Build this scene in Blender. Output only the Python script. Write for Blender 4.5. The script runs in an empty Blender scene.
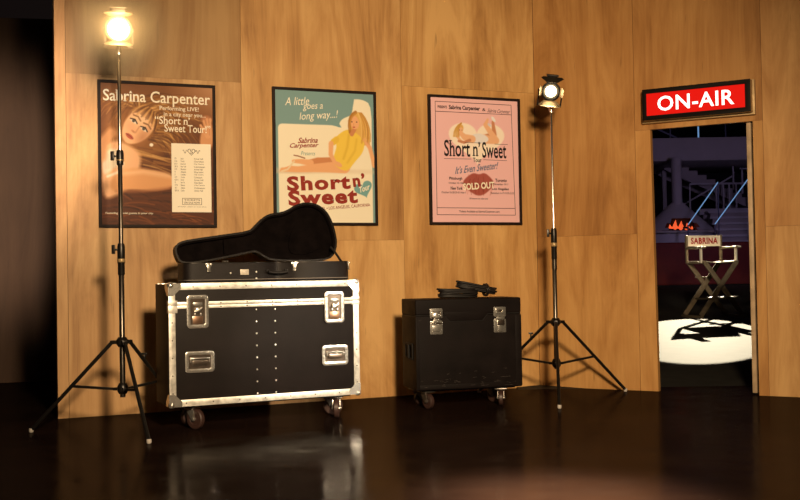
import bpy, bmesh, math, random
import numpy as np
from mathutils import Vector, Matrix
random.seed(7)
rng = np.random.default_rng(7)
S = bpy.context.scene
COL = S.collection
PI = math.pi
R = math.radians

# ------------------------------------------------------------------ camera, world, light, exposure
cam = bpy.data.cameras.new('camera')
cam.sensor_fit = 'HORIZONTAL'
cam.sensor_width = 36.0
cam.lens = 36.0 * 1076.8 / 800.0
cam.clip_end = 200
camo = bpy.data.objects.new('camera', cam)
COL.objects.link(camo)
camo.matrix_world = (Matrix.Translation((0, 0, 0.92)) @ Matrix.Rotation(R(90) + 0.02176, 4, 'X')
                     @ Matrix.Rotation(-0.01757, 4, 'Z'))
S.camera = camo

world = bpy.data.worlds.new('world')
S.world = world
world.use_nodes = True
world.node_tree.nodes['Background'].inputs['Color'].default_value = (0.9, 0.6, 0.55, 1)
world.node_tree.nodes['Background'].inputs['Strength'].default_value = 0.006

S.view_settings.view_transform = 'Standard'
S.view_settings.look = 'None'
S.view_settings.gamma = 1.0
S.view_settings.use_curve_mapping = False
S.view_settings.exposure = 0.0


def light(name, kind, loc, target, energy, color, **kw):
    l = bpy.data.lights.new(name, kind)
    l.energy = energy
    l.color = color
    for k, v in kw.items():
        setattr(l, k, v)
    o = bpy.data.objects.new(name, l)
    COL.objects.link(o)
    o.location = loc
    d = Vector(target) - Vector(loc)
    o.rotation_euler = d.to_track_quat('-Z', 'Y').to_euler()
    return o


# key: warm stage spot, high on the right beside the camera
light('key_spot', 'SPOT', (0.88, 0.4, 2.65), (0.20, 7.9, 0.75), 2300, (1.0, 0.74, 0.45),
      spot_size=R(60), spot_blend=0.85, shadow_soft_size=0.28)
# low-powered kicker far to the right, glinting in the metal fittings
light('side_kicker', 'SPOT', (6.6, 1.0, 2.1), (-0.45, 6.85, 0.45), 2300, (1.0, 0.84, 0.62),
      spot_size=R(9), spot_blend=0.7, shadow_soft_size=0.15)
# narrow back spot throwing the pool of light round the chair on the far stage
light('pool_spot', 'SPOT', (4.90, 17.4, 3.27), (3.25, 11.9, 0.21), 6900, (1.0, 0.86, 0.60),
      spot_size=R(13.4), spot_blend=0.04, shadow_soft_size=0.02)
# second, narrow spot grazing past the wall's end on to the dim flat behind
light('flat_spot', 'SPOT', (0.05, 0.4, 2.6), (-3.75, 9.7, 1.7), 3800, (1.0, 0.74, 0.5),
      spot_size=R(15), spot_blend=0.7, shadow_soft_size=0.3)
# small front spot for the tall chair, hung behind the doorway wall
light('chair_spot', 'SPOT', (2.35, 8.75, 2.35), (3.82, 13.3, 1.2), 420, (1.0, 0.85, 0.62),
      spot_size=R(13), spot_blend=0.5, shadow_soft_size=0.05)
# added soft spot without a fixture, brightening a patch of floor from above
light('added_floor_spot', 'SPOT', (0.62, 3.9, 4.2), (0.62, 4.35, 0.0), 7500, (1.0, 0.76, 0.5),
      spot_size=R(19), spot_blend=1.0, shadow_soft_size=0.2)
# dim violet wash over the far set
light('violet_wash', 'SPOT', (5.6, 14.8, 2.3), (5.7, 21.0, 2.55), 95, (0.74, 0.56, 0.95),
      spot_size=R(75), spot_blend=0.6, shadow_soft_size=0.3)


# ------------------------------------------------------------------ helpers
def lin(c):
    return tuple(((x / 255.0) / 12.92 if x / 255.0 <= 0.04045 else ((x / 255.0 + 0.055) / 1.055) ** 2.4) for x in c)


def tag(o, label=None, cat=None, group=None, kind=None):
    if label: o['label'] = label
    if cat: o['category'] = cat
    if group: o['group'] = group
    if kind: o['kind'] = kind
    return o


def empty(name, loc, rz=0.0, parent=None):
    o = bpy.data.objects.new(name, None)
    o.empty_display_size = 0.1
    COL.objects.link(o)
    o.location = loc
    o.rotation_euler = (0, 0, rz)
    if parent: o.parent = parent
    return o


def frame_z(p, q):
    """matrix whose Z runs from p to q"""
    p, q = Vector(p), Vector(q)
    d = (q - p)
    return Matrix.Translation(p) @ d.to_track_quat('Z', 'Y').to_matrix().to_4x4(), d.length


class MB:
    def __init__(self):
        self.v, self.f, self.m = [], [], []

    def add(self, vs, fs, mi=0, M=None):
        b = len(self.v)
        for p in vs:
            p = Vector(p)
            if M is not None: p = M @ p
            self.v.append(tuple(p))
        for f in fs:
            self.f.append(tuple(i + b for i in f))
            self.m.append(mi)
        return self

    def box(self, c, s, M=None, mi=0):
        x, y, z = (k / 2.0 for k in s)
        vs = [(c[0] + a * x, c[1] + b * y, c[2] + d * z) for d in (-1, 1) for b in (-1, 1) for a in (-1, 1)]
        return self.add(vs, [(0, 2, 3, 1), (4, 5, 7, 6), (0, 1, 5, 4), (2, 6, 7, 3), (0, 4, 6, 2), (1, 3, 7, 5)], mi, M)

    def box2(self, a, b, M=None, mi=0):
        return self.box([(i + j) / 2 for i, j in zip(a, b)], [abs(j - i) for i, j in zip(a, b)], M, mi)

    def bar(self, p, q, w, h, M=None, mi=0):
        F, L = frame_z(p, q)
        if M is not None: F = M @ F
        return self.box((0, 0, L / 2), (w, h, L), F, mi)

    def tube(self, p, q, r, r2=None, n=14, M=None, mi=0):
        r2 = r if r2 is None else r2
        F, L = frame_z(p, q)
        if M is not None: F = M @ F
        return self.lathe([(0, 0), (r, 0), (r2, L), (0, L)], F, n, mi)

    def lathe(self, prof, M=None, n=24, mi=0):
        vs, fs = [], []
        rings = []
        for (r, z) in prof:
            if r < 1e-6:
                rings.append([len(vs)])
                vs.append((0, 0, z))
            else:
                rings.append(list(range(len(vs), len(vs) + n)))
                for i in range(n):
                    a = 2 * PI * i / n
                    vs.append((r * math.cos(a), r * math.sin(a), z))
        for A, B in zip(rings[:-1], rings[1:]):
            for i in range(n):
                j = (i + 1) % n
                if len(A) == 1 and len(B) == 1: break
                if len(A) == 1: fs.append((A[0], B[j], B[i]))
                elif len(B) == 1: fs.append((A[i], A[j], B[0]))
                else: fs.append((A[i], A[j], B[j], B[i]))
        return self.add(vs, fs, mi, M)

    def path(self, pts, r, n=10, M=None, mi=0, closed=False):
        pts = [Vector(p) for p in pts]
        k = len(pts)
        vs, fs = [], []
        up = Vector((0.12, 0.31, 1)).normalized()
        for i, p in enumerate(pts):
            a = pts[(i - 1) % k] if (closed or i > 0) else pts[i]
            b = pts[(i + 1) % k] if (closed or i < k - 1) else pts[i]
            t = (b - a).normalized()
            x = t.cross(up)
            if x.length < 1e-4: x = t.cross(Vector((1, 0, 0)))
            x.normalize()
            y = t.cross(x).normalized()
            rr = r[i] if isinstance(r, (list, tuple)) else r
            for j in range(n):
                an = 2 * PI * j / n
                vs.append(tuple(p + x * rr * math.cos(an) + y * rr * math.sin(an)))
        for i in range(k if closed else k - 1):
            i2 = (i + 1) % k
            for j in range(n):
                j2 = (j + 1) % n
                fs.append((i * n + j, i * n + j2, i2 * n + j2, i2 * n + j))
        if not closed:
            fs.append(tuple(range(n - 1, -1, -1)))
            fs.append(tuple((k - 1) * n + j for j in range(n)))
        return self.add(vs, fs, mi, M)

    def prism(self, outline, d, M=None, mi=0):
        """outline in local XY, extruded along Z from 0 to d"""
        n = len(outline)
        vs = [(x, y, 0) for x, y in outline] + [(x, y, d) for x, y in outline]
        fs = [tuple(range(n - 1, -1, -1)), tuple(range(n, 2 * n))]
        fs += [(i, (i + 1) % n, n + (i + 1) % n, n + i) for i in range(n)]
        return self.add(vs, fs, mi, M)

    def ring(self, outer, inner, d, M=None, mi=0):
        """closed frame between two outlines of equal length, extruded along Z"""
        n = len(outer)
        vs = [(x, y, 0) for x, y in outer] + [(x, y, 0) for x, y in inner] + \
             [(x, y, d) for x, y in outer] + [(x, y, d) for x, y in inner]
        fs = []
        for i in range(n):
            j = (i + 1) % n
            fs += [(i, n + i, n + j, j), (2 * n + i, 2 * n + j, 3 * n + j, 3 * n + i),
                   (i, j, 2 * n + j, 2 * n + i), (n + i, 3 * n + i, 3 * n + j, n + j)]
        return self.add(vs, fs, mi, M)

    def build(self, name, mats, parent=None, bevel=0.0, smooth=40, seg=2):
        me = bpy.data.meshes.new(name)
        me.from_pydata(self.v, [], self.f)
        mats = mats if isinstance(mats, (list, tuple)) else [mats]
        for m in mats: me.materials.append(m)
        for p, i in zip(me.polygons, self.m): p.material_index = i
        bm = bmesh.new()
        bm.from_mesh(me)
        bmesh.ops.recalc_face_normals(bm, faces=bm.faces)
        if bevel > 0:
            es = [e for e in bm.edges if len(e.link_faces) == 2 and e.calc_face_angle(0) > R(30)]
            bmesh.ops.bevel(bm, geom=es, offset=bevel, segments=seg, affect='EDGES', profile=0.6, clamp_overlap=True)
        for f in bm.faces: f.smooth = True
        for e in bm.edges:
            if len(e.link_faces) == 2 and e.calc_face_angle(0) > R(smooth): e.smooth = False
        bm.to_mesh(me)
        bm.free()
        o = bpy.data.objects.new(name, me)
        COL.objects.link(o)
        if parent: o.parent = parent
        return o


def rrect(w, h, r, cx=0.0, cy=0.0, n=5):
    pts = []
    for (sx, sy, a0) in ((1, 1, 0), (-1, 1, 90), (-1, -1, 180), (1, -1, 270)):
        for k in range(n + 1):
            a = R(a0 + 90.0 * k / n)
            pts.append((cx + sx * (w / 2 - r) + r * math.cos(a), cy + sy * (h / 2 - r) + r * math.sin(a)))
    return pts


def smoothpts(pts, it=2, closed=True):
    for _ in range(it):
        out = []
        n = len(pts)
        for i in range(n):
            a, b = pts[i], pts[(i + 1) % n]
            out += [tuple(x * .75 + y * .25 for x, y in zip(a, b)), tuple(x * .25 + y * .75 for x, y in zip(a, b))]
        pts = out
    return pts


# ------------------------------------------------------------------ materials
def mat(name, base, rough=0.5, metal=0.0, spec=0.5, noise=0.0, nscale=8.0, bump=0.0, bscale=60.0, emit=None, estr=0.0,
        sheen=0.0, rvar=0.0):
    m = bpy.data.materials.new(name)
    m.use_nodes = True
    nt = m.node_tree
    b = nt.nodes['Principled BSDF']
    b.inputs['Base Color'].default_value = (*base, 1)
    b.inputs['Roughness'].default_value = rough
    b.inputs['Metallic'].default_value = metal
    b.inputs['Specular IOR Level'].default_value = spec
    if sheen: b.inputs['Sheen Weight'].default_value = sheen
    if emit:
        b.inputs['Emission Color'].default_value = (*emit, 1)
        b.inputs['Emission Strength'].default_value = estr
    if noise or bump or rvar:
        tc = nt.nodes.new('ShaderNodeTexCoord')
    if noise or rvar:
        n = nt.nodes.new('ShaderNodeTexNoise')
        n.inputs['Scale'].default_value = nscale
        n.inputs['Detail'].default_value = 5
        nt.links.new(tc.outputs['Object'], n.inputs['Vector'])
    if noise:
        mr = nt.nodes.new('ShaderNodeMapRange')
        mr.inputs[1].default_value = 0.3
        mr.inputs[2].default_value = 0.7
        mr.inputs[3].default_value = 1 - noise
        mr.inputs[4].default_value = 1 + noise
        nt.links.new(n.outputs['Fac'], mr.inputs[0])
        mx = nt.nodes.new('ShaderNodeVectorMath')
        mx.operation = 'SCALE'
        mx.inputs[0].default_value = base
        nt.links.new(mr.outputs[0], mx.inputs['Scale'])
        nt.links.new(mx.outputs[0], b.inputs['Base Color'])
    if rvar:
        mr2 = nt.nodes.new('ShaderNodeMapRange')
        mr2.inputs[1].default_value = 0.3
        mr2.inputs[2].default_value = 0.7
        mr2.inputs[3].default_value = max(0.03, rough - rvar)
        mr2.inputs[4].default_value = rough + rvar
        nt.links.new(n.outputs['Fac'], mr2.inputs[0])
        nt.links.new(mr2.outputs[0], b.inputs['Roughness'])
    if bump:
        n2 = nt.nodes.new('ShaderNodeTexNoise')
        n2.inputs['Scale'].default_value = bscale
        n2.inputs['Detail'].default_value = 4
        nt.links.new(tc.outputs['Object'], n2.inputs['Vector'])
        bp = nt.nodes.new('ShaderNodeBump')
        bp.inputs['Strength'].default_value = bump
        bp.inputs['Distance'].default_value = 0.01
        nt.links.new(n2.outputs['Fac'], bp.inputs['Height'])
        nt.links.new(bp.outputs[0], b.inputs['Normal'])
    return m


def wood_mat(name, dark, mid, light_, rough=0.5):
    """vertical-grain plywood; a per-board tint rides on the corner colour 'board'"""
    m = bpy.data.materials.new(name)
    m.use_nodes = True
    nt = m.node_tree
    N, L = nt.nodes, nt.links
    b = N['Principled BSDF']
    uv = N.new('ShaderNodeUVMap')
    uv.uv_map = 'grain'
    mp = N.new('ShaderNodeMapping')
    mp.inputs['Scale'].default_value = (3.6, 0.55, 1)
    L.new(uv.outputs[0], mp.inputs['Vector'])
    n1 = N.new('ShaderNodeTexNoise')
    n1.inputs['Scale'].default_value = 1.0
    n1.inputs['Detail'].default_value = 7
    n1.inputs['Roughness'].default_value = 0.62
    n1.inputs['Distortion'].default_value = 1.3
    L.new(mp.outputs[0], n1.inputs['Vector'])
    mp2 = N.new('ShaderNodeMapping')
    mp2.inputs['Scale'].default_value = (60.0, 2.2, 1)
    L.new(uv.outputs[0], mp2.inputs['Vector'])
    n2 = N.new('ShaderNodeTexNoise')
    n2.inputs['Scale'].default_value = 1.0
    n2.inputs['Detail'].default_value = 3
    L.new(mp2.outputs[0], n2.inputs['Vector'])
    n3 = N.new('ShaderNodeTexNoise')      # broad blotches
    n3.inputs['Scale'].default_value = 1.6
    n3.inputs['Detail'].default_value = 3
    L.new(uv.outputs[0], n3.inputs['Vector'])
    a1 = N.new('ShaderNodeMath'); a1.operation = 'MULTIPLY_ADD'
    L.new(n2.outputs['Fac'], a1.inputs[0]); a1.inputs[1].default_value = 0.17
    L.new(n1.outputs['Fac'], a1.inputs[2])
    a2 = N.new('ShaderNodeMath'); a2.operation = 'MULTIPLY_ADD'
    L.new(n3.outputs['Fac'], a2.inputs[0]); a2.inputs[1].default_value = 0.35
    L.new(a1.outputs[0], a2.inputs[2])
    cr = N.new('ShaderNodeValToRGB')
    e = cr.color_ramp.elements
    e[0].position = 0.50; e[0].color = (*dark, 1)
    e[1].position = 0.94; e[1].color = (*light_, 1)
    k = cr.color_ramp.elements.new(0.72); k.color = (*mid, 1)
    L.new(a2.outputs[0], cr.inputs[0])
    # short dark mineral streaks
    mp3 = N.new('ShaderNodeMapping')
    mp3.inputs['Scale'].default_value = (26.0, 2.6, 1)
    L.new(uv.outputs[0], mp3.inputs['Vector'])
    n4 = N.new('ShaderNodeTexNoise')
    n4.inputs['Scale'].default_value = 1.0
    n4.inputs['Detail'].default_value = 2
    L.new(mp3.outputs[0], n4.inputs['Vector'])
    st = N.new('ShaderNodeMapRange')
    st.inputs[1].default_value = 0.70; st.inputs[2].default_value = 0.80
    st.inputs[3].default_value = 1.0; st.inputs[4].default_value = 0.5
    L.new(n4.outputs['Fac'], st.inputs[0])
    at = N.new('ShaderNodeAttribute'); at.attribute_name = 'board'
    mu = N.new('ShaderNodeMix'); mu.data_type = 'RGBA'; mu.blend_type = 'MULTIPLY'
    mu.inputs['Factor'].default_value = 1.0
    L.new(cr.outputs[0], mu.inputs['A']); L.new(at.outputs['Color'], mu.inputs['B'])
    vs = N.new('ShaderNodeVectorMath'); vs.operation = 'SCALE'
    L.new(mu.outputs['Result'], vs.inputs[0]); L.new(st.outputs[0], vs.inputs['Scale'])
    L.new(vs.outputs[0], b.inputs['Base Color'])
    b.inputs['Roughness'].default_value = rough
    b.inputs['Specular IOR Level'].default_value = 0.3
    bp = N.new('ShaderNodeBump'); bp.inputs['Strength'].default_value = 0.12; bp.inputs['Distance'].default_value = 0.004
    L.new(a1.outputs[0], bp.inputs['Height']); L.new(bp.outputs[0], b.inputs['Normal'])
    return m


M_WOOD = wood_mat('plywood_veneer', (0.30, 0.142, 0.047), (0.54, 0.298, 0.115), (0.72, 0.445, 0.195))
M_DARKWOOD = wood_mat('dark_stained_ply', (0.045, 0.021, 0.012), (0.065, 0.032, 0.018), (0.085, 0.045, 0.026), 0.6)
M_BLACK = mat('black_laminate', (0.0105, 0.0072, 0.0068), 0.5, spec=0.13, noise=0.25, nscale=5, bump=0.12, bscale=220)
M_ALU = mat('worn_aluminium', (0.76, 0.73, 0.67), 0.40, 0.6, noise=0.22, nscale=26, rvar=0.10)
M_STEEL = mat('bright_steel', (0.80, 0.77, 0.72), 0.23, 0.9, noise=0.12, nscale=30, bump=0.05, bscale=90)
M_RIVET = mat('rivet_steel', (0.72, 0.68, 0.62), 0.35, 0.9)
M_DISHDARK = mat('dish_recess', (0.13, 0.10, 0.08), 0.3, 0.85, noise=0.3, nscale=20)
M_BROWNPLATE = mat('brown_reflection_plate', (0.40, 0.24, 0.16), 0.28, 0.9, noise=0.25, nscale=24)  # brown reflection put into the latch plate's base colour
M_RUBBER = mat('wheel_rubber', (0.045, 0.022, 0.018), 0.45)
M_BLKMETAL = mat('black_metal', (0.022, 0.019, 0.017), 0.33, 0.6)
M_GUNMETAL = mat('stand_tube', (0.10, 0.085, 0.07), 0.28, 0.9, noise=0.2, nscale=30)
M_CHROME = mat('chrome_tube', (0.62, 0.57, 0.50), 0.2, 1.0)
M_TIP = mat('pale_foot', (0.55, 0.5, 0.45), 0.5)
M_LEATHER = mat('black_tolex', (0.012, 0.009, 0.009), 0.5, spec=0.25, bump=0.25, bscale=260, noise=0.2, nscale=8)
M_PLUSH = mat('black_plush', (0.0045, 0.003, 0.003), 0.95, spec=0.05, bump=0.4, bscale=60, noise=0.4, nscale=14)
M_STITCH = mat('grey_stitching', (0.30, 0.26, 0.23), 0.8)
M_BADGE = mat('badge_plate', (0.62, 0.55, 0.46), 0.4, 0.3, noise=0.2, nscale=60)
M_FIBRE = mat('black_fibreboard', (0.0072, 0.0048, 0.0047), 0.55, spec=0.10, noise=0.35, nscale=6, bump=0.15, bscale=140, rvar=0.08)
M_SCUFF = mat('scuff_marks', (0.10, 0.08, 0.07), 0.8)
M_GAP = mat('seam_black', (0.004, 0.003, 0.003), 0.8)
M_CABLE = mat('cable_black', (0.008, 0.006, 0.006), 0.55)
M_FRAME = mat('dark_frame_wood', (0.016, 0.008, 0.006), 0.6, spec=0.2)
M_BRASS = mat('brushed_brass', (0.42, 0.29, 0.14), 0.42, 0.35, noise=0.18, nscale=25)
M_BEZEL = mat('black_bezel', (0.007, 0.005, 0.0045), 0.5, spec=0.12)
M_RED = mat('red_backlit_panel', (0.16, 0.004, 0.003), 0.5, spec=0.1, emit=(1.0, 0.008, 0.004), estr=0.70)
M_WHITELET = mat('white_backlit_letters', (0.8, 0.8, 0.8), 0.4, emit=(1.0, 0.93, 0.88), estr=1.5)


def floor_mat():
    m = bpy.data.materials.new('polished_dark_floor')
    m.use_nodes = True
    nt = m.node_tree
    N, L = nt.nodes, nt.links
    b = N['Principled BSDF']
    tc = N.new('ShaderNodeTexCoord')
    n = N.new('ShaderNodeTexNoise'); n.inputs['Scale'].default_value = 1.3; n.inputs['Detail'].default_value = 6
    L.new(tc.outputs['Object'], n.inputs['Vector'])
    cr = N.new('ShaderNodeValToRGB')
    cr.color_ramp.elements[0].position = 0.35; cr.color_ramp.elements[0].color = (0.0085, 0.0045, 0.0038, 1)
    cr.color_ramp.elements[1].position = 0.70; cr.color_ramp.elements[1].color = (0.016, 0.0085, 0.006, 1)
    L.new(n.outputs['Fac'], cr.inputs[0])
    # pale paint flecks and dust
    v = N.new('ShaderNodeTexVoronoi'); v.inputs['Scale'].default_value = 16
    L.new(tc.outputs['Object'], v.inputs['Vector'])
    mr = N.new('ShaderNodeMapRange'); mr.inputs[1].default_value = 0.03; mr.inputs[2].default_value = 0.06
    mr.inputs[3].default_value = 1.0; mr.inputs[4].default_value = 0.0
    L.new(v.outputs['Distance'], mr.inputs[0])
    n2 = N.new('ShaderNodeTexNoise'); n2.inputs['Scale'].default_value = 2.2
    L.new(tc.outputs['Object'], n2.inputs['Vector'])
    g = N.new('ShaderNodeMapRange'); g.inputs[1].default_value = 0.52; g.inputs[2].default_value = 0.62
    L.new(n2.outputs['Fac'], g.inputs[0])
    mm = N.new('ShaderNodeMath'); mm.operation = 'MULTIPLY'
    L.new(mr.outputs[0], mm.inputs[0]); L.new(g.outputs[0], mm.inputs[1])
    mx = N.new('ShaderNodeMix'); mx.data_type = 'RGBA'
    L.new(mm.outputs[0], mx.inputs['Factor']); L.new(cr.outputs[0], mx.inputs['A'])
    mx.inputs['B'].default_value = (0.12, 0.07, 0.04, 1)
    L.new(mx.outputs['Result'], b.inputs['Base Color'])
    n3 = N.new('ShaderNodeTexNoise'); n3.inputs['Scale'].default_value = 5; n3.inputs['Detail'].default_value = 6
    L.new(tc.outputs['Object'], n3.inputs['Vector'])
    gl = N.new('ShaderNodeBsdfGlossy'); gl.inputs['Color'].default_value = (1, .96, .92, 1)
    sh = N.new('ShaderNodeMixShader'); sh.inputs[0].default_value = 0.060
    L.new(b.outputs[0], sh.inputs[1]); L.new(gl.outputs[0], sh.inputs[2]); L.new(sh.outputs[0], N['Material Output'].inputs['Surface'])
    r = N.new('ShaderNodeMapRange'); r.inputs[1].default_value = 0.3; r.inputs[2].default_value = 0.7
    r.inputs[3].default_value = 0.11; r.inputs[4].default_value = 0.24
    L.new(n3.outputs['Fac'], r.inputs[0]); L.new(r.outputs[0], gl.inputs['Roughness'])
    b.inputs['Roughness'].default_value = 0.8; b.inputs['Specular IOR Level'].default_value = 0.0
    n4 = N.new('ShaderNodeTexNoise'); n4.inputs['Scale'].default_value = 9; n4.inputs['Detail'].default_value = 3
    L.new(tc.outputs['Object'], n4.inputs['Vector'])
    bp = N.new('ShaderNodeBump'); bp.inputs['Strength'].default_value = 0.08; bp.inputs['Distance'].default_value = 0.01
    L.new(n4.outputs['Fac'], bp.inputs['Height']); L.new(bp.outputs[0], gl.inputs['Normal'])
    return m


M_FLOOR = floor_mat()

# ------------------------------------------------------------------ the set: floor, flats, far stage
o = MB().box2((-9, -3, -0.1), (12, 8.40, 0)).box2((-9, 8.40, -0.1), (0.9, 14, 0)).build('floor', M_FLOOR)
tag(o, 'dark polished studio floor reflecting the cases', 'floor', kind='structure')

PL = Vector((-0.742, 7.801, 0)); AL = R(23.6); DL = Vector((math.cos(AL), math.sin(AL), 0)); NL = Vector((-math.sin(AL), math.cos(AL), 0))
PR = Vector((1.097, 8.604, 0)); AR = R(-30.66); DR = Vector((math.cos(AR), math.sin(AR), 0)); NR = Vector((-math.sin(AR), math.cos(AR), 0))
ML = Matrix.Translation(PL) @ Matrix.Rotation(AL, 4, 'Z')      # x along the wall, y into it, z up
MR = Matrix.Translation(PR) @ Matrix.Rotation(AR, 4, 'Z')


def boards(name, M, rects, thick, material, label):
    """flat of plywood boards: rects are (s0, s1, z0, z1, tint) or polygons; one mesh"""
    me = bpy.data.meshes.new(name)
    bm = bmesh.new()
    uvl = bm.loops.layers.uv.new('grain')
    cl = bm.loops.layers.float_color.new('board')
    for k, (poly, tint, dy) in enumerate(rects):
        ou, ov = 13.7 * k + 3.1, 5.3 * k
        fr = [bm.verts.new(M @ Vector((x, dy, z))) for x, z in poly]
        bk = [bm.verts.new(M @ Vector((x, thick, z))) for x, z in poly]
        n = len(poly)
        faces = [bm.faces.new(fr), bm.faces.new(bk[::-1])]
        faces += [bm.faces.new((fr[(i + 1) % n], fr[i], bk[i], bk[(i + 1) % n])) for i in range(n)]
        Mi = M.inverted()
        for f in faces:
            for lp in f.loops:
                q = Mi @ lp.vert.co
                lp[uvl].uv = (q.x + q.y + ou, q.z + ov)
                lp[cl] = (*tint, 1)
    bmesh.ops.recalc_face_normals(bm, faces=bm.faces)
    bm.to_mesh(me); bm.free()
    me.materials.append(material)
    o = bpy.data.objects.new(name, me)
    COL.objects.link(o)
    tag(o, label, 'wall', kind='structure')
    return o


def rc(s0, s1, z0, z1, tint, dy=0.0):
    g = 0.0012
    return ([(s0 + g, z0), (s1 - g, z0), (s1 - g, z1 - g), (s0 + g, z1 - g)], tint, dy)


HT = 3.3
boards('wall_left', ML, [
    rc(-1.675, -1.603, 0, HT, (0.84, 0.80, 0.80)),
    rc(-1.603, -0.402, 0, 2.30, (0.90, 0.90, 0.93)),
    rc(-1.603, -0.402, 2.30, HT, (0.62, 0.59, 0.55), 0.002),
    rc(-0.402, 0.845, 0, 1.173, (1.0, 0.97, 0.90)),
    rc(-0.402, 0.845, 1.173, HT, (0.95, 0.92, 0.85)),
    rc(0.845, 2.006, 0, 2.345, (1.0, 0.95, 0.82)),
    rc(0.845, 2.006, 2.345, HT, (0.92, 0.88, 0.77)),
], 0.07, M_WOOD, 'pale plywood set wall carrying the three posters')
T1, T2, T3 = (0.84, 0.74, 0.58), (0.76, 0.655, 0.51), (0.86, 0.77, 0.66)
SA0, SA1 = 0.962, 0.942       # the doorway's left edge leans a little
SB0, SB1 = 1.697, 1.697
boards('wall_right', MR, [
    rc(0.0, 0.823, 0, 1.19, T1), rc(0.0, 0.823, 1.19, HT, T2),
    ([(0.825, 0), (SA0, 0), (SA1, 1.973), (0.825, 1.973)], T1, 0.0),
    ([(0.825, 1.974), (1.766, 1.974), (1.766, HT), (0.825, HT)], T2, 0.0),
    ([(SB0, 0), (1.766, 0), (1.766, 1.973), (SB1, 1.973)], T1, 0.0),
    rc(1.767, 3.0, 0, 1.21, (0.92, 0.88, 0.80)), rc(1.767, 3.0, 1.21, HT, T3),
], 0.05, M_WOOD, 'orange plywood set wall with the doorway')

# door leaf standing open into the far room, seen edge-on
o = MB().box2((1.641, 0.045, 0.012), (1.672, 0.75, 1.972), MR).build('door_1', mat('door_edge_wood', (0.46, 0.33, 0.2), 0.5, noise=0.3, nscale=9), bevel=0.002)
tag(o, 'narrow door leaf standing open inside the doorway', 'door', kind='structure')

# dim flat behind on the left
MBK = Matrix.Translation((-3.593, 9.70, 0)) @ Matrix.Rotation(R(12), 4, 'Z')
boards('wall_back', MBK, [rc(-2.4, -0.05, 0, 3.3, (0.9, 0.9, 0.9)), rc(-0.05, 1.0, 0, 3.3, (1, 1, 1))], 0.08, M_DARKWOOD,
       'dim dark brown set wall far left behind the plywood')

# far stage floor, gently raked away from the doorway
RK = 0.06
YS = 8.40
M_STAGE = mat('matte_stage_paint', (0.029, 0.0265, 0.0225), 0.75, spec=0.15, noise=0.22, nscale=6)


def rk(y): return RK * (y - YS)


o = MB().add([(0.9, YS, 0), (14, YS, 0), (14, 27, rk(27)), (0.9, 27, rk(27)),
              (0.9, YS, -0.1), (14, YS, -0.1), (14, 27, -0.1), (0.9, 27, -0.1)],
             [(0, 1, 2, 3), (4, 7, 6, 5), (0, 4, 5, 1), (1, 5, 6, 2), (2, 6, 7, 3), (3, 7, 4, 0)]).build('floor_stage', M_STAGE)
tag(o, 'dark far stage floor with a bright pool of light', 'floor', kind='structure')

# ------------------------------------------------------------------ lettering helper
_tc = {}


def glyphs(body, offset=0.0, space=1.0, serif=0.0):
    key = (body, offset, space, serif)
    if key in _tc: return _tc[key]
    cu = bpy.data.curves.new('lettering', 'FONT')
    cu.body = body; cu.size = 1.0; cu.offset = offset; cu.space_character = space; cu.resolution_u = 3
    cu.fill_mode = 'FRONT'
    ob = bpy.data.objects.new('lettering', cu)
    COL.objects.link(ob)
    dg = bpy.context.evaluated_depsgraph_get()
    me = bpy.data.meshes.new_from_object(ob.evaluated_get(dg))
    vs = np.array([v.co[:2] for v in me.vertices]) if len(me.vertices) else np.zeros((0, 2))
    fs = [tuple(p.vertices) for p in me.polygons]
    bpy.data.objects.remove(ob); bpy.data.curves.remove(cu); bpy.data.meshes.remove(me)
    if serif > 0:
        vs, fs = add_serifs(vs, fs, serif)
    _tc[key] = (vs, fs)
    return vs, fs


def add_serifs(vs, fs, k):
    """slab ends on every straight stem, found by slicing the letters near their ends"""
    def cut(y):
        iv = []
        for f in fs:
            xs = []
            P = [vs[i] for i in f]
            for a, b in zip(P, P[1:] + P[:1]):
                if (a[1] - y) * (b[1] - y) < 0:
                    xs.append(a[0] + (b[0] - a[0]) * (y - a[1]) / (b[1] - a[1]))
            if len(xs) >= 2: iv.append((min(xs), max(xs)))
        iv.sort()
        out = []
        for a, b in iv:
            if out and a <= out[-1][1] + 1e-4: out[-1][1] = max(out[-1][1], b)
            else: out.append([a, b])
        return out
    V = [tuple(p) for p in vs]; F = list(fs)
    ys = vs[:, 1]
    cap = ys.max()
    th = 0.035 + 0.25 * k * 0.1
    levels = [(0.0, 1)]
    for t in (cap, 0.73, 0.715, 0.69, 0.76, 0.54, 0.52, 0.55):
        levels.append((t, -1))
    used = []
    for y0, sgn in levels:
        A = cut(y0 + sgn * 0.008); B = cut(y0 + sgn * 0.09)
        for a in A:
            w = a[1] - a[0]
            if w > 0.17 or w < 0.03: continue
            if any(abs(a[0] - b[0]) < 0.012 and abs(a[1] - b[1]) < 0.012 for b in B):
                x0, x1 = a[0] - k, a[1] + k
                if any(abs(u[0] - x0) < 0.02 and abs(u[1] - y0) < 0.06 for u in used): continue
                used.append((x0, y0))
                n = len(V)
                V += [(x0, y0), (x1, y0), (x1, y0 + sgn * th), (x0, y0 + sgn * th)]
                F.append((n, n + 1, n + 2, n + 3))
    return np.array(V), F


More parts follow.
